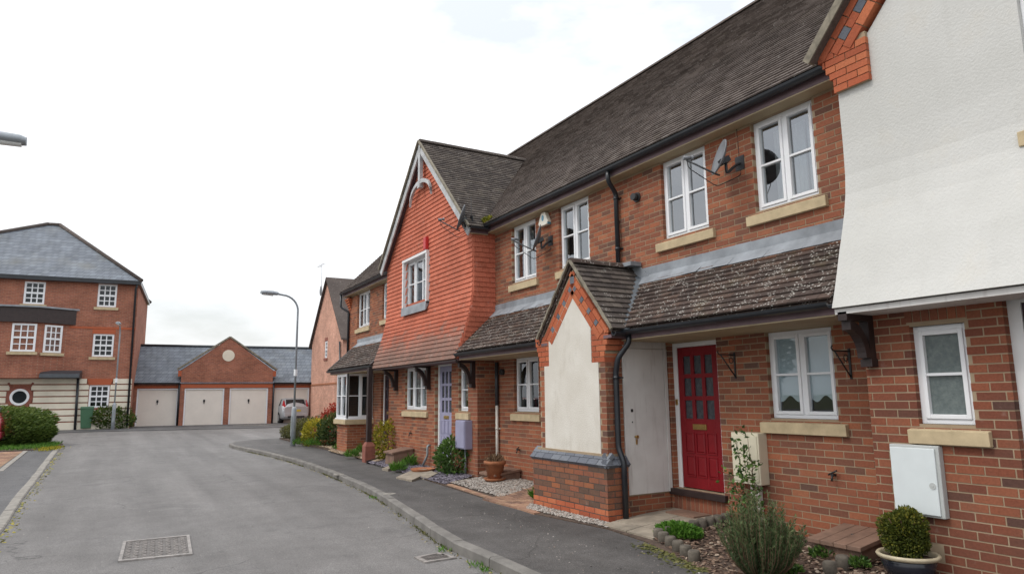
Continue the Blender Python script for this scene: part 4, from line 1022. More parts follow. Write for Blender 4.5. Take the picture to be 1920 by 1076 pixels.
m.prism(FX(6.14), [(2*GA_Y-YA, 4.95), (YA-.36, 4.95), (YA-.36, 5.12), (YA-.30, 5.12), (GA_Y, 5.12+(YA-.30-GA_Y)*AS), (2*GA_Y-YA+.3, 5.12)], -.4, 0)
m.build('rendered_bay', 'render', hA)
window(hA, FX(6.14), *uw, lights=2, label='upper window at the right edge of the rendered bay', wf=-.05)
m = MB(); m.box(FX(6.7), 1.0, 2.6, 3.6, 5.2, -.05, 0); m.build('room_wall', 'dark_room', hA)
# brick kneeler and verge band with blue inserts
P = Pieces(); FK = FX(6.12)
for k in range(6):
    z = 4.70+k*CRS; y1 = YA+.02+.035*max(0, k-1) if k < 5 else YA+.17; y0 = YA-.36 if k < 6 else YA-.26
    if z > 4.72+.36: y1 = min(y1, YA+.17-(z-5.08)/AS)
    a = y0
    while a < y1-.03:
        b = min(a+.225-(.11 if (k % 2 and a == y0) else 0), y1); P.addf(FK, a, b-.010, z, z+.065, -.25, .03, rnd.random()); a = b
vfr = Fr((6.12, YA+.17, 5.09), (0, -1/math.hypot(1, AS), AS/math.hypot(1, AS)), (0, AS/math.hypot(1, AS), 1/math.hypot(1, AS)), (-1, 0, 0))
for row in range(3):
    s = .05+.1*row
    while s < 3.1:
        if row == 1:
            for l_ in (.11, ): P.addf(vfr, s, s+.14, -.07-.105*row, .02-.105*row, -.2, .037, rnd.random()); s += .27
        else: P.addf(vfr, s, s+.215, -.07-.105*row, .025-.105*row, -.2, .036+.002*row, rnd.random()); s += .225
m = MB(); m.box(FK, YA-.355, YA+.0, 4.70, 5.2, -.24, .018); m.box(vfr, .1, 3.1, -.275, .03, -.22, .019); kn = m.build('gable_band', 'mortar', hA); P.build('gable_brick', 'brick_orange', kn, 120, 8)
P = Pieces(); s = .298
while s < 3.0: P.addf(vfr, s+.0, s+.112, -.175, -.085, -.2, .040, rnd.random()); s += .27
P.build('blue_brick', 'brick_blue', kn, 20, 8)
# its roof
for sgn in (1, -1):
    yE = GA_Y+sgn*(YA+.22-GA_Y); zE = 5.02; ll = math.hypot(YA+.22-GA_Y, AS*(YA+.22-GA_Y)); Vv = np.array((0, -sgn*(YA+.22-GA_Y)/ll, AS*(YA+.22-GA_Y)/ll)); Nn = np.array((0, sgn*Vv[2], abs(Vv[1])))
    fr = Fr((0, yE, zE+.1), (1, 0, 0), Vv, Nn); m = MB(); m.box(fr, 6.0, 8.6, 0, ll, -.05, .03); rf = m.build('gable_roof', 'tile_roof', hA)
    q = MB(); q.box(fr, 5.985, 6.08, -.02, ll, -.045, .042); q.build('verge', 'verge_mortar', rf)
m = MB(); m.box(FX(5.76), A0y, YA-.0, 2.44, 2.49, -.42, -.02); m.build('bay_soffit', 'old_white', hA)
bracket(hA, FA, 3.90, 1.98, 2.46, .40, .09)
m = MB(); m.box(FZ, XA+.02, XA+.3, YA-.0, YA+.004, .1, 2.6); m.build('side_wall', 'brick_line', hA)
party_walls(hA, A0y, YA-.02, D+.1, D+3.0)

# ================================================================== gabled brick porch with rendered front
pp = thing('gabled_porch', 'small gabled brick porch with cream rendered panel standing forward of the houses', 'porch', (5.6, YB, .12))
pX = 5.50; pY0, pY1 = 7.14, 8.92
FP = FX(pX); FPs = FY(pY0)
m = MB(); m.box(FZ, pX, 5.85, pY0, pY1, .0, .845); pl = m.build('plinth', 'mortar_dark', pp)
P1 = Pieces(); P2 = Pieces()
def split_tint(): return rnd.random()
lay_bricks(P1, FP, pY0-.004, pY1, .305, .845, tint=split_tint); lay_bricks(P1, FPs, pX-.0, 5.85, .305, .845, tint=split_tint, first=1)
lay_bricks(P2, FP, pY0-.004, pY1, .05, .30, tint=split_tint); lay_bricks(P2, FPs, pX-.0, 5.85, .05, .30, tint=split_tint, first=1)
P1.build('brick', 'brick_pier', pl, 150, 8); P2.build('brick', 'brick_orange', pl, 60, 8)
# blue sloping coping: two rows
P = Pieces()
for row, (za, xa) in enumerate(((.845, pX-.03), (.915, pX+.03))):
    V1 = np.array((.075, 0, .075)); V1 /= np.linalg.norm(V1); N1 = np.array((-V1[2], 0, V1[0])); fr = Fr((xa, 0, za), U_Y, V1, N1); u = pY0-.03+row*.03+(.11 if row else 0); 
    P.addf(fr, pY0-.03+row*.03, pY0-.03+row*.03+.205, -.01, .10, -.05, .006, rnd.random()) if not row else P.addf(fr, pY0, pY0+.10, -.01, .10, -.05, .006, rnd.random())
    u = pY0-.03+.215 if not row else pY0+.11
    while u < pY1+.01: P.addf(fr, u, min(u+.205, pY1+.03), -.01, .10, -.05, .006, rnd.random()); u += .215
    V2 = np.array((0, .075, .075)); V2 /= np.linalg.norm(V2); N2 = np.array((0, -V2[2], V2[1])); fr = Fr((0, pY0-.03+row*.06, za), (1, 0, 0), V2, N2); u = xa
    while u < 5.84: P.addf(fr, u, min(u+.205, 5.86), -.01, .10, -.05, .006, rnd.random()*.3); u += .215
P.build('coping_brick', 'brick_blue', pl, 60, 6)
m = MB(); m.box(FZ, pX+.05, 5.85, pY0+.05, pY1-.05, .84, .975); m.build('coping_bed', 'mortar', pl)
# upper pier
uX = pX+.075; FU = FX(uX); uy0, uy1 = 7.20, 8.80; FUs = FY(uy0)
PA, PZ = 7.99, 3.30     # apex of rendered panel
m = MB(); m.box(FZ, uX+.0, 5.85, uy0, uy1, .93, 2.2); m.prism(FX(uX), [(uy0, 2.2), (uy1, 2.2), (uy1+.02, 2.55), (YB, 3.50), (uy0-.02, 2.55)], -.28, 0); up = m.build('upper_pier', 'mortar', pp)
P = Pieces()
lay_bricks(P, FU, uy0-.004, 7.335, .975, 2.16, tint=split_tint); lay_bricks(P, FU, 8.67, uy1, .975, 2.16, tint=split_tint); lay_bricks(P, FUs, uX, 5.85, .975, 2.2, tint=brick_tint)
P.build('brick', 'brick', up, 80, 8)
P = Pieces()
for side in (0, 1):
    for k in range(6):
        z = 2.16+k*CRS; out = .03*max(0, k-1) if k < 5 else .10
        inn = .272
        a, b = (uy0-out-.004, uy0+inn) if side == 0 else (uy1-inn, uy1+out)
        if k >= 5: a, b = (a, b-.0)
        mid = a+(.215 if k % 2 == 0 else .105)
        P.addf(FU, a, min(mid, b)-.010, z, z+.065, -.2, .012, rnd.random())
        if b-mid > .03: P.addf(FU, mid, b, z, z+.065, -.2, .012, rnd.random())
        if side == 0: P.addf(FY(uy0-out), uX, uX+.17, z, z+.065, -.05, .002, rnd.random()); P.addf(FY(uy0-out), uX+.18, 5.85, z, z+.065, -.05, .002, rnd.random())
slope = math.atan2(3.52-2.60, YB-7.06)
for side in (0, 1):
    sg = 1 if side == 0 else -1; y0 = 7.10 if side == 0 else 2*YB-7.10
    vfr = Fr((uX, y0, 2.585), (0, sg*math.cos(slope), math.sin(slope)), (0, -sg*math.sin(slope), math.cos(slope)), (-1, 0, 0)); ln = math.hypot(3.50-2.585, YB-7.10)
    s = .0; i = 0
    while s < ln-.05:
        P.addf(vfr, s, min(s+.205, ln), -.075, -.005, -.2, .0165, rnd.random()); s += .215
    s = -.02
    while s < ln-.1:
        P.addf(vfr, s+.07, min(s+.225, ln-.06), -.155, -.085, -.2, .0175, rnd.random()); s += .235
    s = .06
    while s < ln-.16:
        P.addf(vfr, s, min(s+.205, ln-.13), -.245, -.165, -.2, .0185, rnd.random()); s += .215
P.build('gable_brick', 'brick_orange', up, 120, 6)
P = Pieces()
for side in (0, 1):
    sg = 1 if side == 0 else -1; y0 = 7.10 if side == 0 else 2*YB-7.10
    vfr = Fr((uX, y0, 2.585), (0, sg*math.cos(slope), math.sin(slope)), (0, -sg*math.sin(slope), math.cos(slope)), (-1, 0, 0)); s = .213
    while s < 1.1: P.addf(vfr, s+.0, s+.066, -.152, -.086, -.2, .021, rnd.random()); s += .235
P.addf(FU, YB-.05, YB+.05, 3.30, 3.40, -.1, .018, .5); P.build('blue_brick', 'brick_blue', up, 20, 5)
m = MB(); m.prism(FU, [(7.335, .965), (8.67, .965), (8.66, 2.16), (8.53, 2.16), (8.53, 2.60), (PA-.09, 3.20), (7.482, 2.62), (7.482, 2.16), (7.335, 2.16)], -.02, .014); m.build('rendered_panel', 'render_panel', pp, bevel=.004)
# store behind the pier with boarded door facing the red door
m = MB(); m.box(FZ, 5.85, D-.02, 7.22, 8.54, .1, 2.46); st = m.build('store_wall', 'mortar', pp); P = Pieces(); lay_bricks(P, FY(7.22), 5.85, D-.02, .1, .43); P.build('brick', 'brick', st, 30, 8)
m = MB(); m.box(FY(7.22), 5.86, 6.575, .44, 2.34, .0, .035); m.box(FY(7.22), 5.86, 6.64, 2.345, 2.45, 0, .025); sd2 = m.build('store_door', 'old_white', pp, bevel=.004)
sd2['label'] = 'weathered white boarded store door with key and knob'
m = MB(); m.box(FY(7.22), 6.58, 6.63, .44, 2.34, 0, .045); m.build('door_frame', 'old_white', pp)
m = MB(); m.tube([(6.02, 7.185, 1.18), (6.02, 7.13, 1.18)], [.012, .024], 10); m.box(FY(7.185), 6.03, 6.05, 1.08, 1.15, 0, .012); m.build('knob', 'brass', sd2)
m = MB(); m.box(FY(7.185), 5.965, 6.0, 1.50, 1.54, 0, .006); m.box(FY(7.185), 5.975, 5.99, 1.36, 1.38, 0, .006); m.build('lock_plate', 'plastic_black', sd2)
# porch roof
PRx, PRz, PEy, PEz = 5.53, 3.62, 6.98, 2.565
pl_ = math.hypot(YB-PEy, PRz-PEz)
for sgn, nm in ((-1, 130), (1, 40)):
    yE = YB+sgn*(YB-PEy); Vv = np.array((0, -sgn*(YB-PEy)/pl_, (PRz-PEz)/pl_)); Nn = np.array((0, sgn*Vv[2], abs(Vv[1])))
    xv = lambda v: LX+(PEz+Vv[2]*v-LZ)/((LTZ-LZ)/(D-LX))
    fr = Fr((0, yE, PEz), (1, 0, 0), Vv, Nn); m = MB(); m.prism(fr, [(PRx+.02, 0), (xv(0), 0), (min(xv(pl_), D), pl_), (PRx+.02, pl_)], -.05, -.012); rf = m.build('porch_roof', 'tile_lean', pp)
    tiles(rf, plane_at((0, yE, PEz), (1, 0, 0), Vv, Nn), PRx, D, pl_-.03, .104, .165, 'tile_gable' if sgn < 0 else 'tile_lean', None, nm, minpx=7, limits=lambda v: (PRx, min(max(xv(v)-.03, PRx+.3), D)))
    q = MB(); n = 10
    for i in range(n): q.bar(fr.p(PRx-.012+rnd.uniform(-.006, .006), pl_*i/n, .012), fr.p(PRx-.012+rnd.uniform(-.006, .006), pl_*(i+1)/n, .012), .03, .035, up=(1, 0, 0))
    q.build('verge', 'verge_mortar', rf)
    q = MB(); q.bar(fr.p(xv(-.02)+.01, -.02, .03), fr.p(min(xv(pl_*.86), D), pl_*.86, .03), .15, .012, up=tuple(Nn+PN)); q.build('valley', 'lead_dark', rf)
    half_gutter((PRx+.02, yE-sgn*-.01, PEz-.03), (5.80, yE+sgn*.01, PEz-.03), .05).build('gutter', 'gutter', rf)
    m = MB(); m.box(FZ, PRx+.03, 5.82, min(yE-sgn*.05, yE-sgn*.22), max(yE-sgn*.05, yE-sgn*.22), PEz-.10, PEz-.06); m.build('soffit', 'fascia', rf)
x = PRx
while x < D-.1:
    arc = [(YB+.11*math.cos(t), PRz-.03+.085*math.sin(t)) for t in np.linspace(0, math.pi, 7)]
    q = MB(); q.extrude([(x+.003, y, z) for y, z in arc], [(min(x+.33, D)-.003, y, z+rnd.uniform(-.004, .004)) for y, z in arc]); q.build('ridge_tile', 'tile_lean', rf); x += .33
m = MB(); m.prism(FX(D-.02), [(7.45, 3.42), (7.75, 3.70), (8.1, 3.70), (8.3, 3.42), (8.2, 3.3), (7.6, 3.3)], 0, .012); m.box(FZ, D-.22, D-.02, 7.62, 8.05, 3.60, 3.66); m.build('lead_saddle', 'lead', pp)
downpipe(pp, [(5.80, 6.97, 2.50), (5.80, 6.97, 2.40), (5.70, 7.09, 2.20), (5.70, 7.14, 2.02), (5.70, 7.14, 1.05), (5.72, 7.065, .88), (5.72, 7.065, .14)], .038, 'gutter', clips=((5.70, 7.14, 1.95),))
# ================================================================== the far buildings
AZ = math.radians(95); UB = np.array((math.sin(AZ), math.cos(AZ), 0)); NB = np.array((math.cos(AZ), -math.sin(AZ), 0)); ZV = np.array((0, 0, 1.0))
mk_far_brick('far_brick', UB, NB, (.36, .135, .085), (.27, .10, .07), (.34, .23, .165))
mk_far_brick('far_brick_y', (0, 1, 0), (-1, 0, 0), (.60, .32, .235), (.50, .265, .195), (.56, .40, .31))
mk_slate('far_slate', UB, NB, .20, .30); mk_slate('far_slate_side', NB, UB, .20, .30); mk_tile('far_tile', [(0, (.075, .06, .055)), (1, (.11, .09, .08))], .2)
def vplane(ref):
    O = np.array((ref[0], ref[1], 0.0))
    def hit(px, py):
        d = ray(px, py); t = (NB@(O-CAM))/(NB@d); P_ = CAM+d*t; return float((P_-O)@UB), float(P_[2])
    return O, hit
def sash_window(root, fr, u0, u1, v0, v1, cols=3, rows=4, sill=True, w=.0, ob='glass_far', hd=None):
    m = MB(); f = .09; wt_, wb_ = w-.06, w+.01
    for a, b, c, d in ((u0, u0+f, v0, v1), (u1-f, u1, v0, v1), (u0+f, u1-f, v1-f, v1), (u0+f, u1-f, v0, v0+f)): m.box(fr, a, b, c, d, wt_, wb_)
    vm = (v0+v1)/2; m.box(fr, u0+f, u1-f, vm-.045, vm+.045, wt_, wb_)
    win = m.build('window', 'upvc', root)
    b_ = MB()
    for i in range(1, cols): x = u0+f+(u1-u0-2*f)*i/cols; b_.box(fr, x-.025, x+.025, v0+f, v1-f, w-.055, w-.005)
    for a, c in ((v0+f, vm-.045), (vm+.045, v1-f)): b_.box(fr, u0+f, u1-f, (a+c)/2-.022, (a+c)/2+.022, w-.054, w-.004)
    b_.build('glazing_bar', 'upvc', win)
    g = MB(); g.box(fr, u0+f*.5, u1-f*.5, v0+f*.5, v1-f*.5, w-.05, w-.04); g.build('pane', ob, win)
    g = MB(); g.box(fr, u0-.1, u1+.1, v0-.1, v1+.1, w-.5, w-.45); g.build('room_dark', 'dark_room', win)
    if sill: s = MB(); s.box(fr, u0-.12, u1+.12, v0-.16, v0-.02, w-.03, w+.10); s.build('sill', 'stone', win)
    return win
# ---------------- three-storey flats on the left
O1, h1 = vplane((CAM+ray(240.3, 801.5)*41.5/ray(240.3, 801.5)[1])[:2]); F1 = Fr(O1, UB, ZV, NB)
lb = thing('apartment_building', 'three-storey red brick flats with slate hipped roof and cream banded ground floor', 'building', (O1[0]-4, O1[1], .3))
eaveZ = h1(130, 526)[1]; bandZ = h1(120, 710)[1]; base = .2
W0 = -12.5; dep = 8.5
def wpx(x0, x1, y0, y1):
    xm, ym = (x0+x1)/2, (y0+y1)/2; a = h1(x0, ym)[0]; b = h1(x1, ym)[0]; return (a, b, h1(xm, y1)[1], h1(xm, y0)[1])
tw1, tw2 = wpx(44.5, 84.5, 528, 570), wpx(183, 219, 533, 575.5); mw = wpx(173.5, 213, 626, 668.5); gw = wpx(166.5, 204.5, 721.5, 764)
tops = [tw1, tw2, (tw1[0]-4.4, tw1[1]-4.4, tw1[2], tw1[3])]
holes = tops+[mw, gw]
m = MB(); wall_mesh(m, F1, W0, 0, bandZ, eaveZ, tops+[mw], -.25, 0); m.box(F1, -.25, 0, base, eaveZ, -dep, -.25); m.box(F1, W0, W0+.25, base, eaveZ, -dep, -.25); m.box(F1, W0, 0, base, eaveZ, -dep-.2, -dep)
wall_mesh(m, F1, W0, 0, base-.2, bandZ, [gw], -.25, -.03); m.build('wall', 'far_brick', lb, recalc=False)
for w in tops: sash_window(lb, F1, *w, w=-.04)
sash_window(lb, F1, *mw, w=-.04); sash_window(lb, F1, *gw, w=-.04, sill=False)
m = MB(); m.box(F1, mw[0]-.05, mw[1]+.05, mw[3], mw[3]+.24, -.02, .012); m.box(F1, W0, -.0, mw[3]+.26, mw[3]+.36, -.02, .02); m.build('red_lintel', 'brick_orange', lb)
m = MB(); m.prism(F1, [(gw[0]-.02, gw[3]), (gw[1]+.02, gw[3]), (gw[1]+.14, gw[3]+.32), (gw[0]-.14, gw[3]+.32)], -.02, .035); m.build('flared_lintel', 'brick_orange', lb)
# cream bands with recessed brick lines, broken at the round window
rc = h1(36.8, 744.2); rr = .36
dip = [h1(141, 801), h1(146, 712)]
ys_b = [h1(102, y)[1] for y in (720.7, 732, 743.2, 755.4, 767.6, 779.6, 791.2)]
edges = [bandZ]+ys_b+[base-.1]
for i in range(len(edges)-1):
    zt, zb_ = edges[i]-.03 if i else bandZ, edges[i+1]+.03
    if zt-zb_ < .05: continue
    cuts = []
    if zb_ < gw[3]+.34 and zt > gw[2]: cuts.append((gw[0]-.03 if zb_ < gw[3] else gw[0]-.14, gw[1]+.03 if zb_ < gw[3] else gw[1]+.14))
    dz = max(0, max(zb_-rc[1], rc[1]-zt)); R2 = .56
    if dz < R2: q = math.sqrt(R2*R2-dz*dz); cuts.append((rc[0]-q, rc[0]+q))
    for a, b in subtract(W0-.02, .02, cuts):
        m = MB(); m.box(F1, a, b, zb_, zt, -.03, .03); m.build('cream_band', 'cream_wall', lb, bevel=.006)
def disc(fr, c, r0, r1, w0, w1, n=32):
    m = MB()
    for i in range(n):
        a, b = 2*math.pi*i/n, 2*math.pi*(i+1)/n
        m.prism(fr, [(c[0]+r0*math.cos(a), c[1]+r0*math.sin(a)), (c[0]+r1*math.cos(a), c[1]+r1*math.sin(a)), (c[0]+r1*math.cos(b), c[1]+r1*math.sin(b)), (c[0]+r0*math.cos(b), c[1]+r0*math.sin(b))], w0, w1)
    return m
wr = disc(F1, rc, .40, .56, -.03, .045).build('round_window', 'brick_line', lb); disc(F1, rc, .30, .41, -.03, .06).build('frame', 'upvc', wr)
m = MB(); m.prism(F1, [(rc[0]+.31*math.cos(t), rc[1]+.31*math.sin(t)) for t in np.linspace(0, 2*math.pi, 25)[:-1]], .01, .03); m.build('pane', 'car_glass', wr)
m = MB()
for t in (50, 130, 230, 310):
    c, s = math.cos(math.radians(t)), math.sin(math.radians(t)); m.bar(F1.p(rc[0]+.55*c, rc[1]+.55*s, .03), F1.p(rc[0]+.80*c, rc[1]+.92*s, .03), .09, .03, up=tuple(NB))
m.build('brick_ray', 'brick_line', wr)
# projecting canted bay on the first floor
bz1, bz0 = h1(100, 607)[1], h1(100, 709)[1]; bu1 = h1(128, 660)[0]; bl = -9.3; ob_ = .75
pl4 = [(bl, 0), (bl+.7, ob_), (bu1-1.35, ob_), (bu1, 0)]
Ft = Fr(O1, UB, NB, ZV)
m = MB(); m.prism(Ft, pl4, bz0, bz1); bay = m.build('bay', 'far_brick', lb)
w3 = wpx(23, 69.5, 609, 660.5)
Fb = Fr(O1+NB*ob_, UB, ZV, NB); sash_window(lb, Fb, w3[0]*.98, w3[1]*.98, w3[2], w3[3], w=.04)
c0 = np.array((bu1-1.35, ob_)); c1 = np.array((bu1, 0.0)); dd = (c1-c0)/np.linalg.norm(c1-c0); Uc = UB*dd[0]+NB*dd[1]; Nc = np.cross(Uc, ZV); Nc = Nc if Nc@NB > 0 else -Nc
Fc = Fr(O1+UB*c0[0]+NB*c0[1], Uc, ZV, Nc); lc = np.linalg.norm(c1-c0); sash_window(lb, Fc, .38, lc-.36, w3[2]-.02, w3[3]-.02, w=.04)
m = MB(); o_ = .16; cz = h1(100, 580)[1]
m.prism(Ft, [(bl-.1, 0), (bl+.6, ob_+o_), (bu1-1.28, ob_+o_), (bu1+.22, 0)], bz1-.03, cz-.03); m.build('bay_fascia', 'timber_dark', lb)
m = MB(); m.prism(Ft, [(bl-.2, 0), (bl+.55, ob_+o_+.1), (bu1-1.25, ob_+o_+.1), (bu1+.34, 0)], cz-.03, cz+.05); m.build('bay_roof', 'lead', lb)
ca, cb = h1(79, 703)[0], h1(154, 703)[0]; m = MB(); pf = [(bandZ+.42, 0), (bandZ+.40, .35), (bandZ+.22, .8), (bandZ+.02, .85), (bandZ+.02, 0)]
m.extrude([F1.p(ca, v, w) for v, w in pf], [F1.p(cb, v, w) for v, w in pf]); m.build('door_canopy', 'pipe_grey', lb, bevel=.03)
m = MB(); m.tube([F1.p(dip[1][0]+.02, bandZ, .08), F1.p(dip[0][0], .3, .08)], .06, 8); m.build('downpipe', 'gutter', lb)
m = MB(); m.tube([F1.p(-.02, eaveZ+.1, .3), F1.p(-.12, eaveZ-.3, .09), F1.p(-.06, .35, .09)], .055, 8); m.build('downpipe', 'gutter', lb)
# hipped slate roof
ov = .35; zr = eaveZ+.12; rL = h1(92, 420.2); rise = 3.9
O1r = O1-NB*(dep/2-.2)
def h1r(px, py):
    d = ray(px, py); t = (NB@(O1r-CAM))/(NB@d); P_ = CAM+d*t; return float((P_-O1r)@UB), float(P_[2])
ra_, rb_ = h1r(91, 421)[0], h1r(112, 423)[0]; rise = h1r(101, 422)[1]-zr
base4 = [F1.p(W0-ov, zr, ov), F1.p(.14, zr, ov), F1.p(.14, zr, -dep-ov), F1.p(W0-ov, zr, -dep-ov)]; r1 = F1.p(ra_, zr+rise, -dep/2+.2); r2 = F1.p(rb_, zr+rise, -dep/2+.2)
m = MB(); m.add(base4+[r1, r2], [(0, 1, 5, 4), (2, 3, 4, 5), (3, 2, 1, 0)]); rf = m.build('roof', 'far_slate', lb, recalc=False)
m = MB(); m.add(base4+[r1, r2], [(1, 2, 5), (3, 0, 4)]); m.build('roof_hip', 'far_slate_side', rf, recalc=False)
P = Pieces(); q = MB()
for a, b in ((base4[1], r2), (base4[0], r1), (base4[2], r2), (r1, r2)): q.tube([a+(0, 0, .02), b+(0, 0, .04)], .11, 7)
q.build('hip_tile', 'far_tile', rf)
m = MB(); m.box(F1, W0-ov, .13, eaveZ-.08, eaveZ+.12, .02, ov-.02); m.box(F1, .02, .13, eaveZ-.08, eaveZ+.12, -dep, .02); m.build('eaves', 'gutter', lb)
# ---------------- garages
O2, h2 = vplane((CAM+ray(253, 798)*43.5/ray(253, 798)[1])[:2]); F2 = Fr(O2, UB, ZV, NB)
gb = thing('garage_block', 'row of four brick garages with slate roof and central gable', 'garage', (O2[0]+4, O2[1], .3))
def gpx(x, y): return h2(x, y)
ge = gpx(300, 718)[1]; dt = gpx(400, 727.5)[1]; u0g = gpx(249, 760)[0]; u1g = 10.6
doors = [(gpx(255, 760)[0], gpx(333, 760)[0]), (gpx(344.5, 760)[0], gpx(419, 760)[0]), (gpx(429, 760)[0], gpx(501, 760)[0]), (gpx(510.5, 760)[0], gpx(579, 760)[0])]
gu0, gu1 = gpx(341, 718)[0], gpx(509, 718)[0]
dh = [(a, b, .1, dt) for a, b in doors]
m = MB(); wall_mesh(m, F2, u0g, gu0, .1, ge, dh, -.3, 0); wall_mesh(m, F2, gu1, u1g, .1, ge, dh, -.3, 0)
m.box(F2, u0g, u1g, .1, ge, -6, -5.8); m.box(F2, u0g, u0g+.2, .1, ge, -5.8, -.3); m.build('wall', 'far_brick', gb, recalc=False)
sh = gpx(335, 693.8)[1]; apx = gpx(431.5, 633.4); gF = Fr(O2+NB*.18, UB, ZV, NB)
m = MB(); wall_mesh(m, gF, gu0-.05, gu1+.05, .1, sh-.15, dh, -.4, 0); m.prism(gF, [(gu0-.05, sh-.15), (gu1+.05, sh-.15), (gu1+.05, sh), (apx[0], apx[1]), (gu0-.05, sh)], -.4, 0); m.build('gable_wall', 'far_brick', gb, recalc=False)
m = MB(); m.box(gF, gu0-.22, gu0-.05, sh-.35, sh-.02, -.4, .0); m.box(gF, gu1+.05, gu1+.22, sh-.35, sh-.02, -.4, .0); m.box(gF, gu0-.05, gu1+.05, dt+.02, dt+.2, -.1, .015); m.box(F2, u0g, gu0-.06, dt+.02, dt+.14, -.05, .015); m.box(F2, gu1+.06, u1g, dt+.02, dt+.14, -.05, .015); m.build('brick_trim', 'brick_orange', gb)
cc = gpx(428.3, 666.8); m = MB(); m.prism(gF, [(cc[0]+.33*math.cos(t), cc[1]+.33*math.sin(t)) for t in np.linspace(0, 2*math.pi, 25)[:-1]], -.02, .03); m.build('roundel', 'cream_wall', gb)
m = MB()
for a, b in (((gu0-.28, sh-.01), (apx[0], apx[1]+.05)), ((gu1+.28, sh-.01), (apx[0], apx[1]+.05))): m.bar(gF.p(a[0], a[1]+.05, -.2), gF.p(b[0], b[1], -.2), .5, .09)
m.build('gable_coping', 'verge_mortar', gb)
for i, (a, b) in enumerate(doors):
    ff = gF if i in (1, 2) else F2
    m = MB(); m.box(ff, a, a+.08, .1, dt, -.16, -.05); m.box(ff, b-.08, b, .1, dt, -.16, -.05); m.box(ff, a+.08, b-.08, dt-.08, dt, -.16, -.05); m.build('door_frame', 'upvc', gb)
    m = MB(); m.box(ff, a+.085, b-.085, .12, dt-.085, -.15, -.11); gd = m.build('garage_door', 'garage_cream', gb)
    q = MB(); n = 14
    for k in range(n): x0 = a+.09+(b-a-.18)*k/n; q.box(ff, x0+.02, x0+(b-a-.18)/n-.02, .16, dt-.14, -.112, -.104)
    q.build('door_rib', 'garage_cream', gd)
    q = MB(); q.box(ff, (a+b)/2-.05, (a+b)/2+.05, 1.60, 1.74, -.108, -.08); q.box(ff, (a+b)/2-.02, (a+b)/2+.02, 1.5, 1.6, -.108, -.06); q.build('handle', 'plastic_black', gd)
rz_ = 1.73+(gpx(330, 649)[1]-1.73)*(1+2.9/43.2)
m = MB(); rr0 = [F2.p(u0g-.05, ge-.02, .25), F2.p(u1g, ge-.02, .25), F2.p(u1g, rz_, -2.9), F2.p(u0g-.05, rz_, -2.9), F2.p(u1g, ge, -6.1), F2.p(u0g-.05, ge, -6.1)]
m.add(rr0, [(0, 1, 2, 3), (3, 2, 4, 5), (0, 3, 5), (1, 4, 2)]); rf = m.build('roof', 'far_slate', gb, recalc=False)
q = MB(); q.tube([F2.p(u0g-.05, rz_+.02, -2.9), F2.p(u1g, rz_+.02, -2.9)], .09, 6); q.build('ridge_tile', 'pipe_grey', rf)
m = MB(); m.add([gF.p(gu0-.1, sh, -.3), gF.p(apx[0], apx[1]-.02, -.3), gF.p(apx[0], apx[1]-.02, -2.6), gF.p(gu0-.1, sh, -1.6), gF.p(gu1+.1, sh, -.3), gF.p(gu1+.1, sh, -1.6)], [(0, 1, 2, 3), (4, 5, 2, 1)]); m.build('gable_roof', 'far_slate_side', gb, recalc=False)
for a, b in ((u0g, gu0-.1), (gu1+.1, u1g)): half_gutter(F2.p(a, ge+.02, .24), F2.p(b, ge+.02, .24), .09).build('gutter', 'gutter', gb)
for uu in (gu0-.12, gu1+.12):
    m = MB(); m.tube([F2.p(uu, ge, .2), F2.p(uu, .3, .08)], .05, 8); m.build('downpipe', 'gutter', gb)
# ---------------- gable-fronted house behind the terrace
XF = 10.4; fy0, fy1 = 36.0, 42.55; fe = 5.02; fa = 8.55; fm = (fy0+fy1)/2
fh = thing('gable_house', 'plain gable-fronted brick house behind the flowering shrubs at the end of the terrace', 'house', (XF, fm, .3))
FF = FX(XF); fw_ = onX(606.5, 672, XF); wv = (fm-.25, fm+.25, fw_[2]+.0, onX(606, 641, XF)[2])
m = MB(); wall_mesh(m, FF, fy0, fy1, 0, fe, [wv], -.25, 0); m.prism(FF, [(fy0, fe), (fy1, fe), (fm, fa)], -.25, 0); m.box(FZ, XF+.251, XF+8, fy0+.002, fy0+.2, 0, fe); m.build('wall', 'far_brick_y', fh, recalc=False)
sash_window(fh, FF, *wv, cols=1, rows=2, w=-.02, sill=False); m = MB(); m.box(FF, wv[0]-.05, wv[1]+.05, wv[3], wv[3]+.2, -.02, .02); m.box(FF, wv[0]-.1, wv[1]+.1, wv[2]-.14, wv[2], -.02, .05); m.build('lintel', 'brick_line', fh)
m = MB(); zs = onX(610, 720, XF)[2]; m.box(FF, fy0, fy1, zs-.04, zs+.05, -.02, .03); m.build('string_course', 'terracotta', fh)
m = MB(); sl = (fa-fe)/(fm-fy0)
for s in (-1, 1):
    e = fm+s*(fm-fy0+.25); ze = fe-.25*sl; m.add([(XF-.15, e, ze+.02), (XF+8, e, ze+.02), (XF+8, fm, fa+.02), (XF-.15, fm, fa+.02), (XF-.15, e, ze+.12), (XF+8, e, ze+.12), (XF+8, fm, fa+.14), (XF-.15, fm, fa+.14)], CUBEF)
rf = m.build('roof', 'far_tile', fh)
m = MB(); m.tube([onX(637, 640, XF-.08), onX(638, 800, XF-.08)], .05, 8); m.build('downpipe', 'gutter', fh)
ae = thing('television_aerial', 'thin television aerial and small dish on the far gable house roof', 'aerial', (XF+.3, fm+.3, fa))
m = MB(); p0 = onX(603, 560, XF+.2); p1 = onX(602, 498, XF+.2); m.tube([p0, p1], .02, 6); m.build('mast', 'aerial', ae)
m = MB(); m.tube([p1+(0, -.8, .02), p1+(0, .9, .02)], .012, 5)
for k in range(7): m.tube([p1+(-.2, -.7+k*.24, .02), p1+(.2, -.7+k*.24, .02)], .007, 4)
m.build('boom', 'aerial', ae)
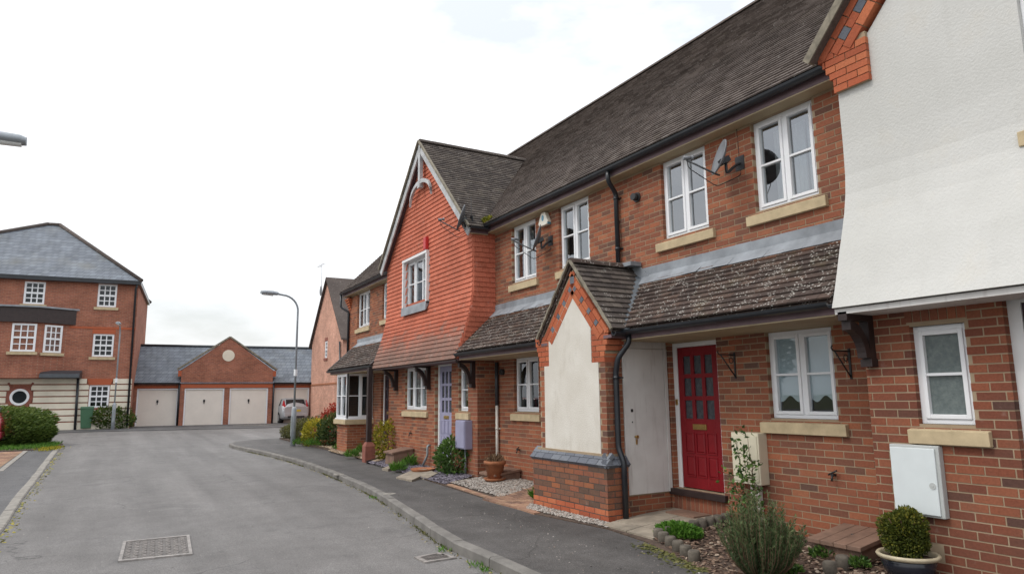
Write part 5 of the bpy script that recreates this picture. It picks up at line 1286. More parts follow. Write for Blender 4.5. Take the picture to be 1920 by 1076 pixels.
pd_ = onX(601.5, 545, XF+.1)
m = MB(); m.add([pd_+(-.06, .0, 0)]+[pd_+np.array((.02*0, .32*math.cos(t), .32*math.sin(t))) for t in np.linspace(0, 2*math.pi, 17)[:-1]], [(0, i+1, (i+1) % 16+1) for i in range(16)]); m.build('dish', 'dish_grey', ae)
# ================================================================== things on the walls
def sat_dish(label, c, aim, r, wallx, mat='dish_grey', arm=.38, up=.0):
    """offset dish: bowl, rim, feed arm with LNB, wall mount; c = dish centre, aim = direction it faces"""
    c = np.asarray(c, float); aim = np.asarray(aim, float); aim /= np.linalg.norm(aim); root = thing('satellite_dish', label, 'satellite dish', c, group='satellite dishes on the terrace')
    x = np.cross(aim, (0, 0, 1)); x /= np.linalg.norm(x); y = np.cross(x, aim); m = MB(); n = 28; rings = 5; vs = [c-aim*.06]; fs = []
    for k in range(1, rings+1):
        q = k/rings
        for i in range(n): t = 2*math.pi*i/n; vs.append(c+r*q*(math.cos(t)*x*.92+math.sin(t)*y*1.04)-aim*.06*(1-q*q))
    for i in range(n): fs.append((0, 1+i, 1+(i+1) % n))
    for k in range(1, rings):
        for i in range(n): fs.append((1+(k-1)*n+i, 1+k*n+i, 1+k*n+(i+1) % n, 1+(k-1)*n+(i+1) % n))
    m.add(vs, fs, .5, True); o = m.build('dish', mat, root); s = o.modifiers.new('solid', 'SOLIDIFY'); s.thickness = .012
    f = c+aim*arm-y*r*.62; b = c-y*r*1.0-aim*.02
    m = MB(); m.tube([b-aim*.05, b, f-y*.03], .012, 7); m.build('feed_arm', 'steel_dark', root)
    m = MB(); dx = (c-f); dx /= np.linalg.norm(dx); m.tube([f-dx*.05, f+dx*.05], [.028, .02], 10); m.tube([f+dx*.05, f+dx*.08], [.032, .032], 10); m.build('receiver', 'dish_light', root)
    w = np.array((wallx, c[1]-aim[1]*.10, c[2]-.04)); k_ = c-aim*.10-y*.05
    m = MB(); m.tube(smooth_pipe([w, np.array((wallx-.10, w[1], w[2]-.05)), k_-(0, 0, .14), k_+(0, 0, .05)]), .018, 8); m.box(FX(wallx), w[1]-.07, w[1]+.07, w[2]-.09, w[2]+.09, 0, .012); m.bar(k_, c-aim*.05, .10, .12); m.build('mount', 'steel_dark', root)
    m = MB(); m.tube(smooth_pipe([f, f-(0, 0, .12), b-(0, 0, .16), w-(0, 0, .16), w+(0, .02, .5)]), .006, 5); m.build('cable', 'plastic_black', root)
SOUTH = (-.62, .75, .35)
sat_dish('grey satellite dish between the two upper windows over the red door', (6.33, 5.74, 4.63), (-.87, .46, .33), .225, D, 'dish_light')
sat_dish('dark satellite dish beside the alarm box, seen edge-on', (6.38, 10.10, 4.52), (-.87, .50, .33), .24, D)
sat_dish('dark satellite dish at the corner of the tile-hung bay, seen edge-on', (5.90, 12.22, 5.33), (-.90, .44, .33), .27, 6.12)
al = thing('alarm_box', 'cream burglar alarm box with pale blue mark under the eaves', 'alarm box', (D, 10.2, 4.9))
m = MB(); m.prism(FB, [(10.06, 4.78), (10.30, 4.78), (10.34, 4.84), (10.24, 5.03), (10.12, 5.03), (10.02, 4.84)], .0, .085); m.build('case', 'alarm', al, bevel=.012)
m = MB(); m.prism(FB, [(10.18+.035*math.cos(t), 4.92+.055*math.sin(t)) for t in np.linspace(0, 6.28, 13)[:-1]], .086, .09); m.build('mark', 'alarm_blue', al)
m = MB(); m.box(FB, 10.03, 10.10, 4.79, 4.86, .0, .075); m.build('strobe', 'alarm_blue', al)
rb = thing('wall_box', 'small red alarm box above the window of the tile-hung bay', 'alarm box', (6.12, 15.2, 5.3))
p = onX(799, 455, 6.1); m = MB(); m.box(FX(6.14), p[1]-.075, p[1]+.075, p[2]-.17, p[2]+.13, 0, .09); m.build('case', 'red_box', rb, bevel=.015)
m = MB(); m.box(FX(6.14), p[1]-.05, p[1]+.05, p[2]-.21, p[2]-.17, 0, .06); m.build('strobe', 'alarm', rb)
def basket_bracket(label, y, z, fl=1):
    r = thing('basket_bracket', label, 'bracket', (D, y, z), group='hanging basket brackets')
    m = MB(); m.box(FB, y-.012, y+.012, z-.22, z+.10, 0.004, .014); m.tube([FB.p(y, z+.07, .01), FB.p(y, z+.07, .27)], .008, 6); m.tube([FB.p(y, z-.20, .01), FB.p(y, z+.07, .25)], .008, 6)
    m.tube([FB.p(y, z+.07, .27), FB.p(y, z+.10, .30), FB.p(y, z+.12, .28)], .007, 6)
    for i in range(8): a = i*.8; m.tube([FB.p(y, z+.0+.035*math.sin(a), .07+.035*math.cos(a)), FB.p(y, z+.0+.035*math.sin(a+.8), .07+.035*math.cos(a+.8))], .005, 5)
    m.build('arm', 'iron', r)
basket_bracket('black iron basket bracket just right of the red door', 5.98, 2.13); basket_bracket('black iron basket bracket beside the white rendered house', 4.44, 2.08)
def tap(label, fr, y, z):
    r = thing('garden_tap', label, 'tap', fr.p(y, z, 0), group='wall fittings'); m = MB(); m.tube([fr.p(y, z, 0), fr.p(y, z, .07)], .014, 8); m.tube([fr.p(y-.05, z+.05, .05), fr.p(y+.05, z-.0, .05)], .010, 6); m.tube([fr.p(y, z, .06), fr.p(y, z-.06, .075)], .011, 8); m.build('body', 'iron', r)
tap('small dark hose hook on the wall below the kitchen window of the red-door house', FB, 4.72, .87); tap('small dark hook on the wall left of the porch', FB, 11.25, .74); tap('small dark hook under the three-light window', FD, 15.62, .88)
# meter boxes
mb = thing('meter_box', 'large white meter box with small round lock on the brick wall at the right', 'meter box', (XA, 3.55, .7))
m = MB(); m.box(FA, 3.345, 3.775, .665, 1.265, .0, .07); m.build('case', 'meter_edge', mb, bevel=.008)
m = MB(); m.box(FA, 3.375, 3.765, .685, 1.240, .071, .085); dr = m.build('door', 'meter_white', mb, bevel=.005)
m = MB(); m.tube([FA.p(3.415, .93, .084), FA.p(3.415, .93, .089)], .028, 16); m.tube([FA.p(3.415, .93, .088), FA.p(3.415, .93, .092)], .008, 8); m.build('lock', 'meter_edge', dr)
mc = thing('meter_box', 'cream meter box behind the climbing rose beside the red door', 'meter box', (D, 5.85, .7))
yl, yr = onX(1370, 812, D-.15)[1], onX(1421, 815, D-.15)[1]; z1, z0 = onX(1395, 811, D-.15)[2], onX(1395, 906, D-.15)[2]
m = MB(); m.box(FB, yr, yl, z0, z1, 0, .15); m.build('case', 'cream_box', mc, bevel=.008); m = MB(); m.box(FB, yr+.02, yl-.02, z0+.03, z1-.03, .151, .16); m.build('door', 'cream_box', mc, bevel=.004)
m = MB(); m.box(FB, yr+.10, yr+.16, .15, z0, .02, .08); m.box(FB, yr+.19, yr+.23, .15, z0, .03, .07); m.build('conduit', 'pipe_white', mc)
ml = thing('meter_box', 'lavender painted meter box under the narrow window', 'meter box', (XT, 12.6, .8))
m = MB(); m.box(FD, 12.40, 12.83, .70, 1.26, 0, .17); m.build('case', 'lavender', ml, bevel=.01); m = MB(); m.box(FD, 12.42, 12.81, .72, 1.24, .171, .185); m.build('door', 'lavender', ml, bevel=.006); m = MB(); m.tube([FD.p(12.62, .70, .05), FD.p(12.62, .2, .05)], .025, 8); m.build('conduit', 'galv', ml)
wp_ = thing('waste_pipe', 'short pale waste pipe at the foot of the wall left of the lavender door', 'pipe', (XT, 14.6, .3)); m = MB(); m.tube(smooth_pipe([FD.p(14.50, .66, 0), FD.p(14.50, .66, .07), FD.p(14.50, .45, .07), FD.p(14.62, .2, .14)]), .028, 8); m.build('pipe', 'galv', wp_)
sg_ = thing('house_number', 'small pale plaque on the red door frame', 'plaque', (D-.06, 7.11, 1.6)); m = MB(); m.box(FB, 7.09, 7.13, 1.58, 1.66, -.07, -.06); m.build('plate', 'brass', sg_)

# ================================================================== street things
def lamp_post(label, base_, h, rot, arm_len=.75, hd=.62, grp='street lamps'):
    r = thing('street_lamp', label, 'street lamp', base_, rot, grp, local=True)
    m = MB(); m.tube([(0, 0, -.2), (0, 0, 1.25), (0, 0, 1.32)], [.085, .083, .055], 14); c = m.build('column_base', 'lamp_grey', r)
    m = MB(); m.box(Fr((0, 0, 0), (0, 1, 0), (0, 0, 1), (-1, 0, 0)), -.045, .045, .35, 1.0, .072, .088); m.build('hatch', 'galv', c)
    pts = [(0, 0, 1.3), (0, 0, h-.55)]+[(-.55*(1-math.cos(t))*arm_len/.75, 0, h-.55+.50*math.sin(t)) for t in np.linspace(.15, math.pi/2, 8)]; e = pts[-1]; pts.append((-arm_len, 0, h-.03))
    m = MB(); m.tube(pts, .034, 10); m.build('pole', 'lamp_grey', r)
    m = MB(); m.lathe([(.058, 0), (.058, .22)], 0, 0, 12, 2.35); m.build('marker_band', 'upvc', r)
    x0 = -arm_len+.06
    secs = [(x0, .045, .035, .03), (x0-.07, .085, .075, .05), (x0-.25, .12, .095, .055), (x0-hd*.88, .115, .085, .055), (x0-hd, .085, .06, .05)]
    m = MB(); loops = []
    for x, wy, zt, zb_ in secs: loops.append([(x, wy*math.cos(t), h-.03+(zt if math.sin(t) > 0 else zb_)*math.sin(t)) for t in np.linspace(0, 2*math.pi, 15)[:-1]])
    for a, b in zip(loops, loops[1:]): m.extrude(a, b, False, True); n_ = len(a); k = len(m.v)-2*n_; m.f.append((k+n_-1, k, k+n_, k+2*n_-1)); m.t.append(.5); m.sm.append(True)
    m.add(loops[0], [tuple(range(14))]); m.add(loops[-1], [tuple(range(14))]); hdn = m.build('lantern', 'lamp_grey', r)
    m = MB(); m.extrude([(x0-.22, .075*math.cos(t), h-.06-.06*math.sin(t)) for t in np.linspace(0, math.pi, 9)], [(x0-hd*.92, .065*math.cos(t), h-.06-.05*math.sin(t)) for t in np.linspace(0, math.pi, 9)], True, False); m.build('bowl', 'lamp_bowl', hdn)
    return r
lp = onG(549, 836, .11); top = onY(545, 551, lp[1])[2]
lamp_post('grey street lamp standing on the pavement by the yellow shrubs', (lp[0], lp[1], lp[2]-.02), top-lp[2], math.radians(12))
lp2 = onG(211, 804.5, .03); lamp_post('distant grey street lamp before the flats, lantern pointing at the viewer', (lp2[0], lp2[1], lp2[2]), onY(220, 609, lp2[1])[2]-lp2[2], math.radians(84))
yl3 = 10.9; p3 = onY(60, 268, yl3); lamp_post('street lamp whose lantern pokes in at the left edge', (p3[0]-1.42, yl3, .02), p3[2]+.03-.02, math.radians(180), .8)

def manhole(name, label, quad, z, bars, cat, cover='iron_cover', rim='iron_pale', nb=9, group=None, style='weave'):
    a, b, c, d = [np.array((*q, z)) for q in quad]; ctr = (a+b+c+d)/4; r = thing(name, label, cat, ctr, group=group)
    m = MB(); L4 = [a, b, c, d]; t = .045
    ins = [p+(ctr-p)/np.linalg.norm(ctr-p)*t*1.5 for p in L4]
    for i in range(4):
        p, q, s, w = L4[i], L4[(i+1) % 4], ins[(i+1) % 4], ins[i]; m.add([x-(0, 0, .05) for x in (p, q, s, w)]+[x+(0, 0, .006) for x in (p, q, s, w)], CUBEF)
    m.build('frame', rim, r)
    q = MB(); q.add([x-(0, 0, .05) for x in ins]+[x-(0, 0, .004) for x in ins], CUBEF); cv = q.build('cover', cover if style == 'weave' else 'plastic_black', r)
    e1 = ins[1]-ins[0]; e2 = ins[3]-ins[0]; n1 = int(np.linalg.norm(e1)/.075); n2 = int(np.linalg.norm(e2)/.075); q = MB()
    if style == 'weave':
        for i in range(n1):
            for j in range(n2):
                p = ins[0]+e1*(i+.5)/n1+e2*(j+.5)/n2; dv = (e1/np.linalg.norm(e1)*(1 if (i+j) % 2 else -1)+e2/np.linalg.norm(e2))*.022; q.bar(p-dv-(0, 0, .003), p+dv-(0, 0, .003), .016, .010)
        q.build('tread', rim, cv)
    else:
        for i in range(nb):
            p = ins[0]+e1*(i+.5)/nb; q.bar(p+(0, 0, -.004), p+e2+(0, 0, -.004), .022, .02)
        p = ins[0]+e2*.5; q.bar(p+(0, 0, -.002), p+e1+(0, 0, -.002), .03, .02); q.build('grating', cover, cv)
mq = [onG(x, y)[:2] for x, y in ((221, 1054), (361, 1040), (355, 1004), (231, 1016))]
manhole('manhole_cover', 'rectangular patterned iron manhole cover set in the road', mq, .011, 0, 'manhole cover')
dq = [onG(x, y)[:2] for x, y in ((797, 1056), (857, 1047), (822, 1037), (776, 1046))]
manhole('drain_grate', 'small slotted iron drain grate in the road against the kerb', dq, .011, 0, 'drain grate', style='grate', nb=9)
for i, (x, y, lb_) in enumerate(((635, 888.5, 'small round pale stop-tap cover on the far pavement'), (730, 925, 'small round stop-tap cover in the middle of the pavement'))):
    p = onG(x, y, .115); o = thing('stop_tap_cover', lb_, 'stop-tap cover', (p[0], p[1], pz(p[0], p[1])), group='stop-tap covers')
    m = MB(); m.tube([(p[0], p[1], pz(p[0], p[1])-.03), (p[0], p[1], pz(p[0], p[1])+.004)], .11, 20); m.build('lid', 'concrete', o); m = MB(); m.box(FZ, p[0]-.03, p[0]+.03, p[1]-.012, p[1]+.012, pz(p[0], p[1])+.004, pz(p[0], p[1])+.006); m.build('slot', 'plastic_black', o)

# ---------------- cars
def make_car(label, loc, rot, paint, Lc=3.8, Wc=1.62, Hc=1.47):
    r = thing('parked_car', label, 'car', loc, rot, 'parked cars', local=True)      # local: +x forward, rear at x = 0
    def sec(x, zb, zs, zt, wb, ws, wt):    # half-outline at x from sill to roof
        return [(x, 0, zb), (x, wb*.86, zb), (x, wb, zb+.10), (x, ws, zs*.55+zb*.45), (x, ws*.985, zs), (x, wt, zt-.05), (x, wt*.78, zt), (x, 0, zt+.012)]
    w = Wc/2; k = Hc/1.47; l = Lc/3.8
    S_ = [sec(-.0, .32, .88, .93, w*.80, w*.84, w*.78), sec(.06, .26, .93, .98, w*.93, w*.96, w*.84), sec(.16, .22, .95, 1.12, w*.98, w, w*.80), sec(.36, .20, .96, 1.38, w, w, w*.76), sec(.62, .19, .96, 1.445, w, w, w*.77), sec(1.3, .18, .95, 1.47, w, w, w*.78),
          sec(1.9, .18, .94, 1.45, w, w, w*.77), sec(2.35, .18, .92, 1.33, w, w, w*.76), sec(2.85, .19, .90, 1.02, w, w*.99, w*.80), sec(3.3, .20, .84, .92, w*.98, w*.95, w*.78), sec(3.65, .24, .72, .80, w*.90, w*.86, w*.70), sec(3.8, .30, .60, .68, w*.74, w*.70, w*.60)]
    S_ = [[(x*l, y, z*k) for x, y, z in s] for s in S_]; m = MB(); n = len(S_[0])
    for side in (1, -1):
        vs = [(x, y*side, z) for s in S_ for x, y, z in s]; fs = [(i*n+j, i*n+j+1, (i+1)*n+j+1, (i+1)*n+j) for i in range(len(S_)-1) for j in range(n-1)]
        m.add(vs, fs, .5, True); m.add([(x, y*side, z) for x, y, z in S_[0]], [tuple(range(n))], .5); m.add([(x, y*side, z) for x, y, z in S_[-1]], [tuple(range(n))], .5)
    b = m.build('body', paint, r)
    bm = bmesh.new(); bm.from_mesh(b.data); bmesh.ops.remove_doubles(bm, verts=bm.verts, dist=.002); bmesh.ops.recalc_face_normals(bm, faces=bm.faces); bm.to_mesh(b.data); bm.free()
    # rear window, side windows
    def quad(name, pts, mat, par=r, th=.012):
        pts = [np.array((p[0]*l, p[1], p[2]*k)) for p in pts]; nrm = np.cross(pts[1]-pts[0], pts[2]-pts[0]); nrm /= np.linalg.norm(nrm); q = MB(); q.add([p-nrm*th for p in pts]+[p+nrm*th for p in pts], [tuple(range(len(pts)))[::-1], tuple(range(len(pts), 2*len(pts)))]+[(i, (i+1) % len(pts), len(pts)+(i+1) % len(pts), len(pts)+i) for i in range(len(pts))]); return q.build(name, mat, par)
    quad('rear_window', [(.105, -w*.72, 1.02), (.105, w*.72, 1.02), (.335, w*.64, 1.36), (.335, -w*.64, 1.36)], 'car_glass')
    for s in (1, -1):
        quad('side_window', [(.55, s*w*.965, 1.0), (1.55, s*w*.965, 1.0), (1.55, s*w*.80, 1.38), (.75, s*w*.795, 1.38)], 'car_glass'); quad('side_window', [(1.62, s*w*.965, 1.0), (2.6, s*w*.95, 1.0), (2.15, s*w*.805, 1.34), (1.62, s*w*.80, 1.38)], 'car_glass')
        q = MB(); q.add([(x*l, y*s, z*k) for x, y, z in ((.035, w*.70, .80), (.035, w*.88, .80), (.20, w*.97, .82), (.22, w*.86, 1.30), (.30, w*.80, 1.33), (.11, w*.74, 1.02))], [(0, 1, 5), (1, 2, 3), (1, 3, 5), (3, 4, 5)]); lo = q.build('tail_lamp', 'lamp_red', r); sm = lo.modifiers.new('solid', 'SOLIDIFY'); sm.thickness = .05; sm.offset = 0
        q = MB(); q.tube([(2.35*l, s*(w-.02), .98*k), (2.33*l, s*(w+.09), 1.02*k)], .02, 6); q.box(FZ, 2.27*l, 2.37*l, s*(w+.06)-.07, s*(w+.06)+.07, .97*k, 1.09*k); q.build('door_mirror', 'plastic_black', r, bevel=.02)
        for x in (.72, 3.05):
            q = MB(); q.tube([(x*l, s*(w-.19), .29*k), (x*l, s*(w+.005), .29*k)], .29*k, 20); wh = q.build('wheel', 'tyre', r, bevel=.02)
            q = MB(); q.tube([(x*l, s*(w-.0), .29*k), (x*l, s*(w+.012), .29*k)], .19*k, 16); q.build('rim', 'alloy', wh)
            q = MB(); q.tube([(x*l, s*(w-.24), .30*k), (x*l, s*(w+.002), .30*k)], .335*k, 20); q.build('wheel_arch', 'plastic_black', r)
    q = MB(); q.box(FZ, -.035*l, .1*l, -w*.86, w*.86, .34*k, .56*k); q.build('bumper', paint, r, bevel=.03)
    q = MB(); q.box(FZ, -.045*l, .0, -w*.6, w*.6, .30*k, .40*k); q.build('bumper_insert', 'plastic_black', r, bevel=.01)
    q = MB(); q.box(FZ, -.03*l, .0, -.26, .26, .66*k, .77*k); q.build('number_plate', 'plate', r)
    q = MB(); q.tube([(-.03*l, w*.35, .30), (.1, w*.35, .30)], .03, 8); q.build('exhaust', 'steel_dark', r)
    q = MB(); q.box(FZ, .02*l, .05*l, -.22, .22, .80*k, .83*k); q.build('tailgate_handle', 'plastic_black', r)
    return r
cs = onG(566, 791.5, .03); make_car('silver hatchback parked nose-in at the far right garage', (cs[0]-.38, cs[1]-.1, cs[2]), math.radians(96), 'silver', 3.75, 1.66, 1.46)
cr = onG(2, 838.5, .03); make_car('red car cut off by the left edge beside the hedge', (cr[0]+.15, cr[1]-.35, cr[2]), math.radians(172), 'car_red', 3.9, 1.7, 1.5)
# ---------------- wheelie bin
bn = onG(160.5, 804.3, .03); br = thing('wheelie_bin', 'green wheelie bin standing before the flats', 'bin', bn, local=True); hb_ = 1.16
m = MB(); m.add([(-.22, -.25, .05), (.22, -.25, .05), (.22, .25, .05), (-.22, .25, .05), (-.29, -.33, hb_-.12), (.29, -.33, hb_-.12), (.29, .33, hb_-.12), (-.29, .33, hb_-.12)], CUBEF); m.build('body', 'bin_green', br, bevel=.02)
m = MB(); m.add([(-.31, -.36, hb_-.12), (.31, -.36, hb_-.12), (.31, .36, hb_-.12), (-.31, .36, hb_-.12), (-.29, -.33, hb_-.03), (.29, -.33, hb_-.03), (.29, .36, hb_+.02), (-.29, .36, hb_+.02)], CUBEF); m.build('lid', 'bin_green', br, bevel=.02)
for s in (-1, 1):
    m = MB(); m.tube([(s*.24, .27, .10), (s*.30, .27, .10)], .10, 14); m.build('wheel', 'tyre', br)
# pallet/rail lying by the flats
rl = onG(112, 801, .03); o = thing('timber_stack', 'low dark boards lying along the wall of the flats', 'boards', rl); 
for k in range(3):
    m = MB(); m.bar((rl[0]-1.6, rl[1]+.35+.15*k, rl[2]+.10+.05*k), (rl[0]+.7, rl[1]+.15+.15*k, rl[2]+.10+.05*k), .14, .07); m.build('board', 'deck' if k < 2 else 'galv', o)

# ================================================================== front gardens
gdzv = lambda x, y: gdz(x, y)
# A/B bed: bark and leaf litter
bed = [tuple(onG(x, y, .14)[:2]) for x, y in ((1228, 1010), (1300, 1055), (1345, 1076))]+[(4.9, 2.6), (5.9, 2.3), (6.15, 2.5), (6.15, 3.9), (6.62, 4.0), (6.62, 6.2)]
o = stones('bark_mulch', fill(bed, 5200, lambda x, y: gdz(x, y)+.006), .020, 'bark_chips', .35); tag(o, 'brown bark and dead leaf mulch on the bed under the red-door house', 'mulch')
# slabs to the red door
slabs = thing('slab_path', 'worn beige paving slab path leading to the red door', 'path', (5.9, 6.6, .15)); 
def slab(par, q, mat='slab', th=.04, lift=.018):
    m = MB(); n = len(q); ctr = sum(np.array(p) for p in q)/n; qq = [np.array(p)+(ctr-np.array(p))/np.linalg.norm(ctr-np.array(p))*.008 for p in q]
    m.add([(x, y, gdz(x, y)-th) for x, y in qq]+[(x, y, gdz(x, y)+lift+rnd.uniform(-.002, .002)) for x, y in qq], [tuple(range(n))[::-1], tuple(range(n, 2*n))]+[(i, (i+1) % n, n+(i+1) % n, n+i) for i in range(n)]); return m.build('slab', mat, par)
e0 = onG(1150, 992, .13)[:2]; e1 = onG(1222, 1012, .13)[:2]
def lerp(a, b, t): return (a[0]+(b[0]-a[0])*t, a[1]+(b[1]-a[1])*t)
L_ = [(e0[0], 7.05), (5.55, 7.08), (6.1, 7.12), (6.62, 7.14)]; Rr = [(e1[0], e1[1]-.02), (5.60, 6.12), (6.12, 6.22), (6.62, 6.32)]
for i in range(3):
    for k in range(2): slab(slabs, [lerp(L_[i], Rr[i], k/2), lerp(L_[i], Rr[i], (k+1)/2), lerp(L_[i+1], Rr[i+1], (k+1)/2), lerp(L_[i+1], Rr[i+1], k/2)])
# door mat
mt = thing('door_mat', 'thin brown mat in front of the red door', 'mat', (6.3, 6.75, .22)); m = MB(); m.box(FZ, 6.28, 6.58, 6.45, 6.95, .215, .24); m.build('mat', 'deck', mt)
# log-roll edging along the path and the front of the bed
ed = thing('log_edging', 'scalloped concrete log edging around the bed by the red door path', 'edging', (5.2, 6.0, .15))
def log(x, y, r=.062, h=.10, tilt=0):
    m = MB(); z = gdz(x, y); m.tube([(x, y, z-.06), (x+tilt, y, z+h-.02), (x+tilt, y, z+h)], [r, r, r*.8], 12); m.build('log', 'edging', ed)
ea = onG(1232, 1004, .16)[:2]; eb = (6.45, 6.12); ec = onG(1318, 1052, .16)[:2]
for i in range(9): t = i/8; log(ea[0]+(eb[0]-ea[0])*t, ea[1]+(eb[1]-ea[1])*t-.03)
for i in range(1, 6): t = i/6; log(ea[0]+(ec[0]-ea[0])*t, ea[1]+(ec[1]-ea[1])*t, .062, .10)
for px, py in ((1556, 1064), (1580, 1056)): p = onG(px, py, .2); log(p[0], p[1], .06, .10)
# white gravel in front of the pier and before house C
strip = [tuple(onG(x, y, .12)[:2]) for x, y in ((985, 955), (1140, 992), (1150, 988))]+[(5.47, 7.15), (5.47, 8.95)]
o = stones('white_gravel', fill(strip, 1500, lambda x, y: gdz(x, y)+.010), .017, 'gravel_white', .7); tag(o, 'strip of white gravel along the foot of the porch', 'gravel')
gC = [tuple(onG(x, y, .15)[:2]) for x, y in ((845, 905), (940, 932), (1003, 918))]+[(6.6, 9.3), (6.6, 12.0), (6.0, 12.0)]
o = stones('white_gravel', fill(gC, 5600, lambda x, y: gdz(x, y)+.010), .018, 'gravel_white', .7); tag(o, 'bed of white gravel around the terracotta pot', 'gravel')
# brick path before house C
bpC = thing('brick_path', 'brown brick paved path behind the porch pier', 'path', (5.4, 9.2, .15)); P = Pieces()
pth = [tuple(onG(x, y, .14)[:2]) for x, y in ((998, 960), (905, 935), (940, 928), (1003, 915))]+[(6.6, 9.25), (6.6, 8.6), (5.9, 8.6), (5.48, 8.98)]
for i in range(-4, 24):
    for j in range(-8, 22):
        c = np.array((5.0+i*.105*.94+j*.215*.34*.0, 8.3+j*.213+(i % 2)*.106)); 
        if in_poly(c[0], c[1], pth):
            z = gdz(c[0], c[1]); P.addf(FZ, c[0]-.048, c[0]+.048, c[1]-.102, c[1]+.102, z-.03, z+.012, rnd.random(), .008)
P.build('brick', 'paver', bpC, 150, 5)
eg_ = thing('brick_edging', 'row of pale brick edging between pavement and white gravel', 'edging', (5.2, 10.6, .13)); P = Pieces(); a = onG(1000, 963, .13)[:2]; b = onG(832, 909, .13)[:2]; n = int(np.linalg.norm(b-a)/.215)
dv = (b-a)/np.linalg.norm(b-a); fre = Fr((0, 0, 0), (dv[0], dv[1], 0), (dv[1], -dv[0], 0), (0, 0, 1)); s0 = a@dv; t0 = a@np.array((dv[1], -dv[0]))
for i in range(n):
    for rr_ in range(1 if i < n-8 else 1): z = gdz(*(a+dv*(i+.5)*.215)); P.addf(fre, s0+i*.215, s0+i*.215+.205, t0+.01, t0+.11, z-.04, z+.018, rnd.uniform(.5, 1), .006)
P.build('brick', 'paver', eg_, 60, 5)
# slate chippings before house D, tan gravel before house E
gD = [tuple(onG(x, y, .14)[:2]) for x, y in ((832, 908), (690, 868), (700, 862))]+[(5.75, 16.6), (6.2, 16.9), (6.2, 12.3), (5.9, 12.1)]
o = stones('slate_chippings', fill(gD, 3600, lambda x, y: gdz(x, y)+.01), .024, 'slate_chips', .4); tag(o, 'purple slate chippings before the lavender door house', 'slate chippings')
gE = [tuple(onG(x, y, .14)[:2]) for x, y in ((690, 866), (640, 848), (592, 837))]+[(6.3, 22.0), (5.7, 20.9), (5.7, 19.5), (6.6, 19.5), (6.6, 17.3), (5.7, 16.7)]
o = stones('tan_gravel', fill(gE, 3200, lambda x, y: gdz(x, y)+.01), .024, 'gravel_tan', .6); tag(o, 'tan gravel garden before the bay window', 'gravel')
st2 = thing('stepping_slabs', 'two pale slabs and a terracotta tile set in slate chippings by the lavender door', 'slabs', (5.4, 13.2, .15))
def px_slab(par, pts, mat='slab'): return slab(par, [tuple(onG(x, y, .16)[:2]) for x, y in pts], mat, .03, .03)
px_slab(st2, ((742, 893), (772, 899), (812, 886), (784, 880))); px_slab(st2, ((785, 893), (803, 897), (822, 890), (806, 886))); px_slab(st2, ((716, 878), (728, 880), (744, 876), (734, 874)))
tt = thing('terracotta_tray', 'shallow terracotta dish at the foot of the wall by the waste pipe', 'dish', onG(793, 883, .18)); c = onG(793, 883, .18); m = MB(); m.lathe([(.0, 0.0), (.22, 0), (.27, .06), (.25, .06), (.21, .02), (0, .02)], c[0], c[1], 18, c[2]); m.build('dish', 'terracotta', tt)
es = thing('flat_stone', 'flat mossy stone lying on the tan gravel below the bay', 'stone', onG(660, 845, .16)); c = onG(660, 845, .16); m = MB(); m.prism(Fr((c[0], c[1], c[2]), (1, 0, 0), (0, 1, 0), (0, 0, 1)), [(.3, -.1), (.25, .4), (-.1, .5), (-.25, .1), (-.1, -.4)], 0, .07); m.build('stone', 'concrete', es, bevel=.02)
ti = thing('timber_edging', 'dark timber edging between tan gravel and slate chippings', 'edging', (5.5, 16.4, .15)); a = onG(688, 868, .14); b = onG(722, 860, .15); m = MB(); m.bar(a+(0, 0, .02), b+(0, 0, .03), .03, .09); m.build('board', 'timber_dark', ti)

# wooden cover boxes
def cover_box(label, x0, x1, y0, y1, z0, zb, zf):
    r = thing('meter_cover', label, 'cover box', ((x0+x1)/2, (y0+y1)/2, z0), group='brown cover boxes'); m = MB()
    m.add([(x0, y0, z0), (x1, y0, z0), (x1, y1, z0), (x0, y1, z0), (x0+.02, y0, zf-.04), (x1, y0, zb-.04), (x1, y1, zb-.04), (x0+.02, y1, zf-.04)], CUBEF); m.build('box', 'deck', r)
    n = 4
    for i in range(n):
        a = y0-.03+(y1-y0+.06)*i/n; b = y0-.03+(y1-y0+.06)*(i+1)/n-.006; m = MB(); m.add([(x0-.04, a, zf-.04), (x1, a, zb-.04), (x1, b, zb-.04), (x0-.04, b, zf-.04), (x0-.04, a, zf), (x1, a, zb), (x1, b, zb), (x0-.04, b, zf)], CUBEF); m.build('lid_board', 'deck', r, bevel=.004)
    m = MB(); m.tube([((x0+x1)/2, (y0+y1)/2, (zb+zf)/2-.01), ((x0+x1)/2, (y0+y1)/2, (zb+zf)/2+.004)], .018, 10); m.build('lock', 'iron', r)
cover_box('brown plank-lidded box against the wall between rosemary and potted box', 5.98, 6.52, 4.06, 4.56, .16, .42, .34)
cover_box('brown lidded box beside the yellow shrub under the three-light window', 5.72, 6.22, 15.45, 16.0, .14, .55, .47)
cover_box('low brown box behind the terracotta pot by the white pipe', 6.1, 6.62, 11.2, 11.75, .14, .40, .33)
